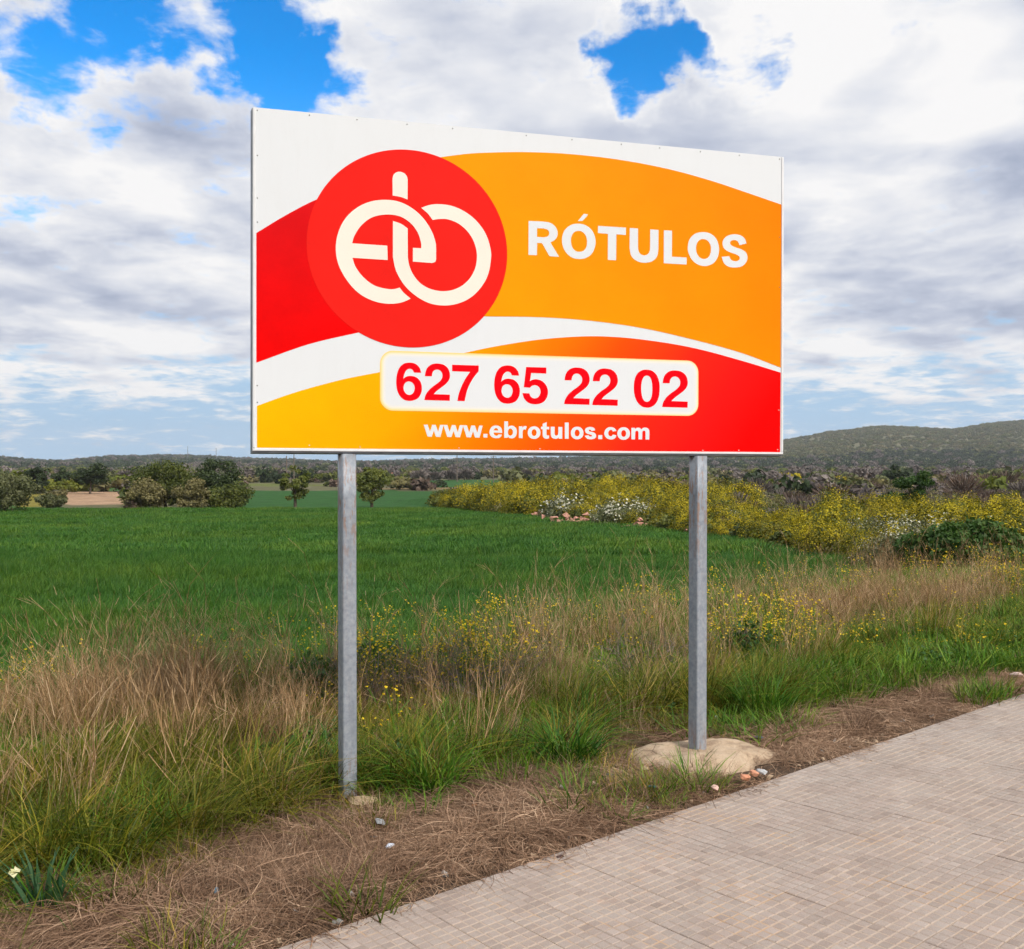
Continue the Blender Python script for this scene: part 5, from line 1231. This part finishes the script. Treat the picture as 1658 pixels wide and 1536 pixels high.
def describe(s, o, u, _):
    size = 'small low' if s < .5 else 'middling' if s < .8 else 'large rounded' if s < 1.1 else 'very large'
    row = 'in the second row' if o < 3.5 else 'in the third row' if o < 6.5 else 'in the middle of the belt' if o < 13 else 'at the back of the belt'
    where = ('at the far tip of the belt' if u < 830 else 'left of the pinkish rubble' if u < 900 else 'behind the pinkish rubble' if u < 980 else 'behind the white flowered shrubs' if u < 1090 else
             'beside the farther post' if u < 1190 else 'under the right board end' if u < 1300 else 'right of the board' if u < 1400 else 'below the pine' if u < 1520 else 'behind the big dark bush' if u < 1620 else 'at the far right')
    return '%s yellow shrub %s, %s' % (size, row, where)


def hedge():
    rng = np.random.default_rng(9); placed = []; rest = []
    cand = []
    for _ in range(26000):
        s = rng.uniform(0, 1); k = rng.integers(len(HEDGE) - 1); a, b = HEDGE[k], HEDGE[k + 1]; p = a * (1 - s) + b * s
        nrm = np.array([-(b - a)[1], (b - a)[0]]); nrm /= np.linalg.norm(nrm); o = rng.uniform(.3, 30) if k < 4 else rng.uniform(.3, 16)
        p = p + nrm * o; cand.append((p[0], p[1], o))
    cand.sort(key=lambda c: c[2] * .5 + c[1] * .08 + rng.uniform(0, 2))
    white_px = [(1000, 826), (1060, 822), (900, 808), (1095, 816), (1380, 822), (1480, 872), (1440, 856), (1520, 866), (1190, 836), (1350, 806)]
    items = []; nw = 0
    for x, y, o in cand:
        o = float(hedge_off(x, y))
        if o < .25 or o > 30 or y > 104: continue
        if x / y > .26 and y > 47 + 14 * float(vnoise(x, y, 7, 3)): continue
        s = rng.choice([.62, .8, 1.0, 1.2, 1.35], p=[.2, .25, .25, .2, .1]) * (.9 + .2 * rng.uniform()) * np.interp(y, [14, 22, 30, 45, 60, 95], [.44, .54, .62, .72, .78, 1.05])
        if any((x - a) ** 2 + (y - b) ** 2 < (1.14 * (s + c)) ** 2 for a, b, c in placed): continue
        z = float(terrain(x, y)); u, v = project((x, y, z + .5))
        if not (-60 < u < 1830): continue
        if rng.uniform() > np.interp(o, [0, 12, 30], [1, .9, .40]): continue
        placed.append((x, y, s)); rz = rng.uniform(0, 6.28); near = y < 30
        u0, v0 = project((x, y, z + s))
        w_ = min(((u0 - a) / 26) ** 2 + ((v0 - b) / 9) ** 2 for a, b in white_px)
        kind = 'w' if w_ < 1 and nw < 14 else 'g' if (rng.uniform() < .11 and o > 1.2) else 'y'
        nw += kind == 'w'; items.append((kind, x, y, s, rz, near, o, float(u0)))
    items.sort(key=lambda c: c[2])
    cnt = dict(w=0, g=0, f=0); n = 0
    for kind, x, y, s, rz, near, o, u0 in items:
        if n >= 285: rest.append((x, y, s, rz)); continue
        n += 1
        if kind == 'w':
            k = ordinal(cnt['w']); cnt['w'] += 1
            put_shrub('flowering_shrub', (WHIN if near else WHI)[0 if near else int(rng.integers(2))], x, y, s * 1.15, rz, 'white flowered grey green shrub, %s from the near end of the shrub belt' % k if k else 'white flowered grey green shrub deep in the belt', 'white flowered shrubs in the belt')
        elif kind == 'g':
            k = ordinal(cnt['g']); cnt['g'] += 1
            put_shrub('green_shrub', GRN[0][:1] + GRN[0][2:], x, y, s, rz, 'dark green blossomless shrub, %s from the near end of the shrub belt' % k if k else describe(s, o, u0, 1).replace('small low yellow', 'small dark green').replace('middling yellow', 'middling dark green').replace('large rounded yellow', 'large dark green').replace('very large yellow', 'very large dark green'), 'dark shrubs in the belt', names=('foliage', 'stems'))
        else:
            pr = (YELN if near else YEL); lab = describe(s, o, u0, u0 > 0)
            if o < 1.4 and ordinal(cnt['f']): lab = 'yellow blossoming shrub at the field edge, %s from the near end' % ordinal(cnt['f']); cnt['f'] += 1
            put_shrub('flowering_shrub', pr[int(rng.integers(len(pr)))], x, y, s, rz, lab, 'yellow shrubs beside the field', rng.uniform(.8, 1.15))
    if rest:
        protos = []
        for l_, b_, s_ in YEL:
            me = two_mats('shrub', (np.array([v.co for v in l_.vertices]), np.array([p.vertices for p in l_.polygons]), np.full(len(l_.vertices), .5)), L_BROOM,
                          (np.array([v.co for v in b_.vertices]), np.array([p.vertices for p in b_.polygons]), np.full(len(b_.vertices), .5)), L_BLOOM); protos.append(me)
        R_ = np.array(rest); z = terrain(R_[:, 0], R_[:, 1]); n = len(R_)
        scatter('yellow_shrubbery', np.c_[R_[:, :2], z - .05], np.c_[np.zeros(n), np.zeros(n), R_[:, 3]], np.repeat(R_[:, 2:3], 3, 1), rng.integers(0, len(protos), n), protos, 'farther yellow shrubs massed at the far end of the belt', 'shrubbery')
    print('shrubs', len(items), cnt)
    return placed


PLACED = hedge()
for (px, Y, s_, lb) in [(1452, 24.5, .62, 'white flowered shrub nearest the grey green one at the near end of the belt'), (1500, 26, .70, 'broad white flowered shrub above the big dark bush'), (1545, 27.5, .66, 'white flowered shrub behind the big dark bush on the right'), (1372, 38, .6, 'small white flowered shrub right of the board in the yellow belt'), (1612, 30, .6, 'rightmost white flowered shrub by the edge of the photo')]:
    g_ = at(px, 850, Y); put_shrub('flowering_shrub', WHIN[0], g_[0], g_[1], s_ * 1.25, px * .1, lb, 'white flowered shrubs in the belt', 1.15)


def crown_mesh(rng, mat, *a, **k):
    V, Q, T = crown(rng, *a, **k); return mesh('crown', V, Q, mat, T)


def tree_px(kind, label, px, base, top, width, Y, mat, clumps=34, per=80, leaf=None, trunk=True, lobes=None, bare=.12, group=None, seed=0, cat='tree', flat=1.0, clump=.30):
    rng = np.random.default_rng(seed + int(px)); g = at(px, base, Y); x, y = g[0], g[1]; z = float(terrain(x, y))
    H = at(px, top, Y)[2] - z; Wd = width / F * Y
    root = empty(kind, (x, y, z - .05)); tag(root, label, cat, group)
    z0 = H * bare; leaf = leaf or max(.09, Y * .0016); per = int(per * 1.7)
    link('crown', crown_mesh(rng, mat, Wd, H - z0, z0, clumps, per, leaf, clump, lobes=lobes, flat=flat), root)
    if trunk:
        V, Q, T = trunk_vf(rng, H * .62, max(.10, H * .035), Wd * .32, 7); link('trunk', mesh('trunk', V, Q, M_BARK, T), root)
    return root


# dark bush at the near end of the belt
tree_px('dark_shrub', 'big dark green bush at the near end of the yellow shrubs', 1568, 922, 852, 190, 19.5, L_PINE, 60, 300, .075, False, bare=.0, cat='shrub', clump=.24)
tree_px('grey_shrub', 'small grey green bush left of the big dark bush', 1462, 918, 868, 105, 20.5, L_OLIVE, 40, 240, .05, False, bare=.0, cat='shrub', clump=.26)
# trees along the far edge of the field, left to right
tree_px('olive_tree', 'pale grey green olive tree cut by the left edge of the photo', 8, 838, 768, 90, 78, L_OLIVE, 50, 90)
tree_px('evergreen_tree', 'narrow dark oval tree right of the pale olive tree', 60, 806, 757, 32, 150, L_DARK, 36, 70)
tree_px('evergreen_tree', 'small dark round tree between two lime green bushes', 98, 800, 757, 30, 165, L_DARK, 26, 70, bare=.25)
tree_px('evergreen_tree', 'dark two lobed tree standing over the ploughed field', 146, 803, 751, 50, 150, L_DARK, 40, 80, lobes=[(-1.2, 0, 0, .62), (1.1, 0, .6, .7)], bare=.16)
tree_px('lime_bush', 'lime green bush left of the small round tree', 78, 800, 774, 28, 160, L_LIME, 20, 70, trunk=False, bare=0, cat='shrub')
tree_px('lime_bush', 'lime green bush under the two lobed tree', 112, 801, 775, 32, 160, L_LIME, 20, 70, trunk=False, bare=0, cat='shrub')
tree_px('grey_bush', 'low grey bush left of the ploughed field', 96, 812, 795, 34, 125, L_BUSH, 18, 70, trunk=False, bare=0, cat='shrub')
tree_px('grey_bush', 'rounded grey green bush between the pale olive tree and the ploughed field', 82, 824, 800, 44, 98, L_OLIVE, 22, 80, trunk=False, bare=0, cat='shrub')
tree_px('round_tree', 'broad olive green tree with its trunk showing, in the middle of the group', 268, 828, 750, 108, 88, L_MID, 62, 110, bare=.24)
tree_px('round_tree', 'tall dark tree at the right end of the group', 352, 826, 745, 74, 89, L_DARK, 56, 110, bare=.08)
tree_px('tawny_bush', 'tawny bush at the left end of the tree group', 240, 830, 778, 66, 85, L_BUSH, 44, 100, trunk=False, bare=0, cat='shrub')
tree_px('tawny_bush', 'yellowish rounded bush in front of the tree group', 312, 829, 776, 54, 84, L_BUSH, 40, 100, trunk=False, bare=0, cat='shrub')
tree_px('tawny_bush', 'dark olive bush in front of the tall dark tree', 372, 828, 781, 70, 85, L_MID, 44, 100, trunk=False, bare=0, cat='shrub')
tree_px('tawny_bush', 'small brown bush at the foot of the tree group by the bare earth', 212, 832, 806, 22, 84, L_BROWN, 14, 60, trunk=False, bare=0, cat='shrub')
tree_px('young_tree', 'open crowned young tree left of the nearer post', 478, 820, 751, 50, 92, L_MID, 34, 55, bare=.18, clump=.22)
tree_px('young_tree', 'leafy tree just right of the nearer post', 602, 819, 753, 52, 92, L_MID, 42, 80, bare=.14)
tree_px('pine_tree', 'dark green pine rising behind the yellow shrubs on the right', 1474, 832, 760, 76, 60, L_PINE, 34, 110, bare=.20, flat=.7, clump=.26, lobes=[(0.4, 0, .3, .8), (-.5, 0, -.3, .75)])
tree_px('dark_shrub', 'dark low bush left of the pine', 1440, 826, 796, 60, 60, L_PINE, 28, 100, trunk=False, bare=0, cat='shrub')
for i, (px, b, tp) in enumerate([(932, 800, 772), (996, 798, 774), (1177, 792, 765)]):
    tree_px('cypress_tree', ['thin dark cypress, leftmost of the three', 'middle thin dark cypress of the three behind the yellow shrubs', 'thin dark cypress close beside the farther post'][i], px, b, tp, 9, 130, L_DARK, 16, 50, bare=.05)


def bare_tree(px, base, top, width, Y, mat, label, group, i):
    rng = np.random.default_rng(400 + i); g = at(px, base, Y); z = float(terrain(g[0], g[1])); H = at(px, top, Y)[2] - z; Wd = width / F * Y
    root = empty('bare_tree', (g[0], g[1], z - .05)); tag(root, label, 'tree', group)
    n = 520; P, d = sphere_pts(rng, n, .6); P = P * [Wd / 2, Wd / 2, H * .42] + [0, 0, H * .56]; s = np.stack([P * [.82, .82, .9], P + d * .09 * Wd * [1, 1, .6] + [0, 0, .05 * H]], 1)
    V, Q, T = ribbon_twigs(rng, s, Y * .0011); link('crown', mesh('crown', V, Q, mat, T), root)
    V, Q, T = trunk_vf(rng, H * .7, H * .03, Wd * .4, 8); link('trunk', mesh('trunk', V, Q, M_BARK, T), root)


for i, px in enumerate((180, 205, 455, 520, 678, 702, 726, 752, 826, 850, 888, 905, 962, 1024, 1062)):
    bare_tree(px, 786 - (i % 3) * 2, 764 - (i * 7 % 5), 24 + (i * 5 % 9), 300 + 12 * (i % 4), L_GREYT, 'grey leafless tree in the valley, %s from the left' % ordinal(i), 'grey bare trees in the valley', i)
for i, (px, b, tp, wd) in enumerate(sorted([(1580, 812, 782, 70), (1626, 806, 765, 60), (1530, 806, 780, 56), (1350, 806, 784, 80), (1262, 806, 782, 70), (1600, 798, 770, 60), (1400, 800, 778, 50), (1225, 796, 774, 50), (1300, 800, 786, 60), (1655, 812, 780, 50), (1560, 790, 768, 60), (1480, 790, 772, 56), (1320, 790, 774, 50)])):
    bare_tree(px, b + 4, tp, wd, 95 + 22 * (i % 4), L_BROWN if i % 3 else L_GREYT, 'leafless thicket behind the yellow shrubs, %s of thirteen from the left' % ordinal(i), 'brown thickets on the right', 50 + i)
for i, (px, b, tp, wd) in enumerate([(1280, 783, 767, 44), (1325, 782, 769, 36), (1362, 784, 770, 40)]):
    tree_px('yellow_bush', ['leftmost yellow bush by the cream house on the right', 'yellow bush next to the cream house on the right', 'rightmost yellow bush by the cream house on the right'][i], px, b, tp, wd, 230, L_BLOOM, 16, 60, trunk=False, bare=0, cat='shrub', group='yellow bushes by the house', flat=.7)

# ---- low cover near the belt and the far woods
def far_woods():
    rng = np.random.default_rng(12); protos = []
    for mat, nn, fl in ((L_DARK, 9, 1), (L_MID, 9, 1), (L_GREYT, 9, 1), (L_BUSH, 9, .8), (L_LIME, 9, .8), (L_DARK, 9, .7), (L_BROWN, 9, .7), (L_OLIVE, 9, .8)):
        V, Q, T = crown(rng, 1.0, .8 * fl, .02, nn, 26, .16, .5); protos.append(mesh('wood', V, Q, mat, T))
    P, S_, I = [], [], []
    def fld(x, y):
        r = x / y
        for (a0, a1, y0, y1) in [(-0.30, 0.02, 88, 178), (-0.12, 0.06, 215, 330), (-0.50, -0.405, 96, 165), (-.30, -.16, 230, 262), (-.62, -.40, 80, 92), (-.60, -.50, 92, 106), (-.46, -.38, 170, 200), (-.14, 0, 188, 206), (.14, .22, 330, 380), (.29, .36, 240, 275), (-.02, .09, 420, 470), (.5, .62, 700, 800), (.28, .33, 520, 560), (.40, .47, 600, 650), (-.55, -.42, 420, 470), (-.47, -.40, 300, 330)]:
            if a0 < r < a1 and y0 < y < y1: return True
        return False
    for (y0, y1, n) in ((92, 200, 520), (200, 420, 1350), (420, 800, 2900), (800, 1400, 10400), (1400, 2380, 18400)):
        y = np.sqrt(rng.uniform(y0 ** 2, y1 ** 2, n)); r = rng.uniform(-.82, .80, n); x = r * y
        z = terrain(x, y); ho = hedge_off(x, y); patch = vnoise(x, y, 55, 51); p2 = vnoise(x, y, 24, 53)
        for k in range(n):
            if fld(x[k], y[k]) or (y[k] < 110 and ho[k] > -1 and ho[k] < 24 and not (r[k] > .27 and y[k] > 52)): continue
            if y[k] < 700 and p2[k] < .40: continue
            if 1500 < y[k] and p2[k] < .12: continue
            far = y[k] > 850
            if far:
                u = rng.uniform(); pr = 0 if u < .42 else 5 if u < .74 else 1 if u < .86 else 2 if u < .95 else 7
                if y[k] > 1300 + 250 * (patch[k] - .5) and r[k] > .20: pr = int(rng.choice([7, 3, 7, 3, 1]))
                s = rng.uniform(5, 9)
            else:
                left = r[k] < -.1
                wts = [.10, .16, .17, .19, .18, .04, .08, .08] if left else [.08, .12, .25, .16, .10, .05, .16, .08]
                pr = int(rng.choice(8, p=wts)); s = rng.uniform(2.4, 6.0) * (1.0 if y[k] > 160 else .75)
            P.append((x[k], y[k], z[k] - .1)); S_.append((s, s, s * rng.uniform(.65, 1.1))); I.append(pr)
    n = len(P); R = np.c_[np.zeros(n), np.zeros(n), rng.uniform(0, 6.3, n)]
    scatter('far_woodland', np.array(P), R, np.array(S_), np.array(I), protos, 'far scrub and woodland covering the valley and the hills', 'woodland')
    # scrub between the shrubs of the belt and at its back
    P, S_, I = [], [], []
    for _ in range(5200):
        y = rng.uniform(14, 112); x = rng.uniform(-8, .62 * y + 2); o = float(hedge_off(x, y))
        if o < .2 or o > 32 or (x / y > .26 and y > 50): continue
        s = rng.uniform(.5, 1.1) * np.interp(y, [14, 40, 112], [.7, 1.1, 1.8]); P.append((x, y, float(terrain(x, y)) - .03)); S_.append((s, s, s * rng.uniform(.5, 1.0))); I.append(int(rng.choice(4, p=[.45, .25, .15, .15])))
    protos = [mesh('scrub', *(lambda b: (b[0], b[1], m_, b[2]))(crown(rng, 1.3, .8, .0, 12, 40, .10, .42))) for m_ in (L_BROOM, L_MID, L_BUSH, L_DARK)]
    n = len(P); scatter('undergrowth', np.array(P), np.c_[np.zeros(n), np.zeros(n), rng.uniform(0, 6.3, n)], np.array(S_), np.array(I), protos, 'low green undergrowth filling the gaps between the yellow shrubs', 'undergrowth')


far_woods()


def valley_scrub():
    rng = np.random.default_rng(14); protos = []
    for m_ in (L_GREYT, L_BROWN, L_GREYT):
        n = 420; P, d = sphere_pts(rng, n, .7); P = P * [.62, .62, .42] + [0, 0, .40]; P[:, 2] = np.maximum(P[:, 2], .03)
        V, Q, T = ribbon_twigs(rng, np.stack([P * [.8, .8, .82], P + d * .10 + [0, 0, .05]], 1), .030); protos.append(mesh('scrub', V, Q, m_, T))
    for m_ in (L_BUSH, L_MID, L_OLIVE, L_BROOM):
        V, Q, T = crown(rng, 1.25, .8, .0, 16, 60, .055, .40); protos.append(mesh('scrub', V, Q, m_, T))
    P, S_, I = [], [], []
    for _ in range(1500):
        y = math.sqrt(rng.uniform(44 ** 2, 135 ** 2)); x = rng.uniform(.24, .64) * y
        near = 51 + 15 * float(vnoise(x, y, 7, 3))
        if y < near or float(hedge_off(x, y)) < 6: continue
        s = rng.uniform(1.2, 2.3) * np.interp(y, [44, 130], [.75, 1.3]); P.append((x, y, float(terrain(x, y)) - .05)); S_.append((s, s, s * rng.uniform(.6, 1.0))); I.append(int(rng.choice(7, p=[.2, .2, .14, .16, .12, .10, .08])))
    n = len(P); scatter('valley_scrub', np.array(P), np.c_[np.zeros(n), np.zeros(n), rng.uniform(0, 6.3, n)], np.array(S_), np.array(I), protos, 'brown and grey scrub on the valley slope behind the yellow shrubs', 'scrub')


valley_scrub()

# ---- rubble heaps between the shrubs
def rubble(px, py, n, r, label, seed):
    import bmesh
    rng = np.random.default_rng(seed); p = on_ground(px, py); bm_ = bmesh.new()
    for k in range(n):
        c = np.array([rng.normal(0, r), rng.normal(0, r * .5), abs(rng.normal(.12, .16)) + .03]); s = rng.uniform(.08, .24)
        vs = [bm_.verts.new(v * s * [1, .8, .7] + c) for v in rng.normal(0, .55, (12, 3))]
        g = bmesh.ops.convex_hull(bm_, input=vs)
        for v in [v for v in vs if v.is_valid and not v.link_faces]: bm_.verts.remove(v)
    me = bpy.data.meshes.new('rubble'); bm_.to_mesh(me); bm_.free(); me.materials.append(plain('rubble_%d' % seed, (.50, .26, .19), .85, 0, .1, .35, 9))
    tag(link('rubble', me, None, tuple(p)), label, 'rubble', None, 'stuff')


rubble(938, 848, 60, .95, 'pinkish broken brick rubble tipped between the yellow shrubs', 1)
rubble(890, 838, 34, .7, 'smaller heap of pinkish rubble left of the big one', 2)
rubble(1160, 868, 34, .5, 'pinkish rubble behind the farther post', 3)
rubble(1030, 856, 26, .5, 'scattered pinkish rubble left of the farther post', 5)
rubble(762, 824, 16, .6, 'orange earth and stones at the tip of the shrub belt', 4)

# ---- far houses
def house(px, py, w, h, Y, wall, roof, label, cat='house', flatr=False):
    g = at(px, py, Y); x, y = g[0], g[1]; z = float(terrain(x, y)); W_ = w / F * Y; H_ = h / F * Y; Dp = W_ * .7
    zb = min(z, at(px, py, Y)[2]) - .5 if z < at(px, py, Y)[2] else z
    root = empty('house', (x, y, zb)); tag(root, label, cat, 'far houses in the valley')
    hw = H_ * .62 if not flatr else H_; V, Q = box_vf(-W_ / 2, W_ / 2, -Dp / 2, Dp / 2, -2.5, hw); link('wall', mesh('wall', V, Q, wall), root)
    e = W_ * .06
    V = [(-W_ / 2 - e, -Dp / 2 - e, hw + .02), (W_ / 2 + e, -Dp / 2 - e, hw + .02), (W_ / 2 + e, Dp / 2 + e, hw + .02), (-W_ / 2 - e, Dp / 2 + e, hw + .02), (-W_ / 2 - e, 0, H_), (W_ / 2 + e, 0, H_)]
    link('roof', mesh('roof', V, [[0, 1, 5, 4], [2, 3, 4, 5], [0, 4, 3], [1, 2, 5], [3, 2, 1, 0]], roof), root)
    for k in (-.27, .22):
        V, Q = box_vf(k * W_ - W_ * .07, k * W_ + W_ * .07, -Dp / 2 - .05, -Dp / 2 + .1, hw * .35, hw * .75); link('window', mesh('window', V, Q, H_GLASS), root)


H_GLASS = plain('dark_window', (.05, .055, .06), .2, 0, .5)
H_W1, H_W2, H_W3 = plain('cream_render', (.62, .50, .38), .9), plain('white_render', (.74, .71, .66), .9), plain('pink_render', (.58, .30, .22), .9)
H_R1, H_R2 = plain('clay_roof', (.42, .19, .11), .9), plain('pale_roof', (.50, .36, .26), .9)
for px, py, w_, h_, Y, wl, rf, lb in [
    (208, 750, 11, 8, 560, H_W1, H_R2, 'cream house farthest left on the slope above the trees'), (224, 755, 10, 8, 520, H_W2, H_R2, 'pale house right of the cream one above the tree group'),
    (298, 742, 10, 5, 900, H_W3, H_R1, 'pink house just under the ridge below the left mast'), (297, 751, 14, 9, 560, H_W1, H_R2, 'cream house below the pink one on the left slope'),
    (346, 748, 8, 6, 700, H_W2, H_R2, 'small pale house below the right mast'), (532, 774, 12, 8, 380, H_W3, H_R1, 'reddish house in the valley left of the nearer post'),
    (640, 760, 12, 9, 420, H_W2, H_R1, 'white house right of the nearer post'), (676, 762, 14, 8, 430, H_W3, H_R2, 'pinkish house second to the right of the nearer post'),
    (694, 738, 11, 4, 1500, H_W2, H_R2, 'tiny white house on the skyline under the board'), (832, 763, 10, 7, 460, H_W3, H_R2, 'pinkish house among the grey trees'),
    (926, 758, 12, 6, 600, H_W2, H_R2, 'white house in the middle of the valley under the web address'), (990, 762, 10, 6, 520, H_W3, H_R1, 'small reddish house right of the valley centre'),
    (1044, 752, 10, 7, 760, H_W3, H_R1, 'bright orange red house left of the farther post'), (1088, 748, 8, 4, 1000, H_W2, H_R2, 'white speck of a house left of the farther post'),
    (1178, 766, 14, 10, 480, H_W3, H_R2, 'pink house right of the farther post'), (1302, 763, 16, 9, 520, H_W2, H_R2, 'white house below the dark wood on the right'),
    (1326, 774, 14, 8, 260, H_W1, H_R2, 'cream house among the yellow bushes on the right'), (1480, 752, 14, 6, 640, H_W1, H_R2, 'long cream house in the valley far right'),
    (1440, 768, 20, 5, 420, H_W2, H_R2, 'long low white building behind the pine'), (1568, 746, 12, 5, 800, H_W1, H_R2, 'pale house by the fields at the far right'), (1642, 768, 16, 7, 420, H_W2, H_R1, 'white house cut by the brown thicket at the far right')]:
    house(px, py, w_, h_, Y, wl, rf, lb)

# ---- poles and masts
M_POLE = plain('pole_wood', (.16, .125, .10), .9); M_STEEL = plain('mast_steel', (.20, .20, .21), .6, .4)
def pole(name, px, base, top, Y, r, mat, label, arms=0):
    g = at(px, base, Y); x, y = g[0], g[1]; z = float(terrain(x, y)); H = at(px, top, Y)[2] - z
    root = empty(name, (x, y, z)); tag(root, label, 'pole' if name.endswith('pole') else 'mast')
    V, Q, T = tube([(0, 0, -.6), (0, 0, H * .5), (0, 0, H)], [r, r * .85, r * .65], 8); link('pole', mesh('pole', V, Q, mat, T), root)
    for k in range(arms):
        zz = H * (.97 - .1 * k); V, Q, T = tube([(-.9 + .2 * k, 0, zz), (.9 - .2 * k, 0, zz)], [.07, .07], 6); link('crossarm', mesh('crossarm', V, Q, mat, T), root)


pole('utility_pole', 740, 764, 728, 300, .16, M_POLE, 'tall wooden utility pole under the left part of the web address', 1)
pole('utility_pole', 799, 770, 738, 280, .17, M_POLE, 'pale wooden utility pole in front of the grey trees', 1)
pole('utility_pole', 464, 768, 738, 260, .20, M_POLE, 'leaning pale pole behind the young tree, left of a pair')
pole('utility_pole', 476, 768, 735, 260, .17, M_POLE, 'upright pale pole behind the young tree, right of a pair')
pole('radio_mast', 304, 740, 722, 1500, .5, M_STEEL, 'thin mast on the left ridge, the plain one')
pole('radio_mast', 350, 741, 725, 1500, .5, M_STEEL, 'thin mast with aerials on the left ridge', 3)

# ---- the air
hz_m, t_, out_ = new_mat('haze'); pv = t_.n('ShaderNodeVolumePrincipled'); pv.inputs['Color'].default_value = (0.86, 0.91, 1.0, 1); pv.inputs['Density'].default_value = 0.00012; pv.inputs['Anisotropy'].default_value = 0.1
t_.l(pv.outputs[0], out_.inputs['Volume'])
V, Q = box_vf(-4300, 4300, -4300, 4300, -60, 150); tag(link('haze', mesh('haze', V, Q, hz_m)), kind='stuff')
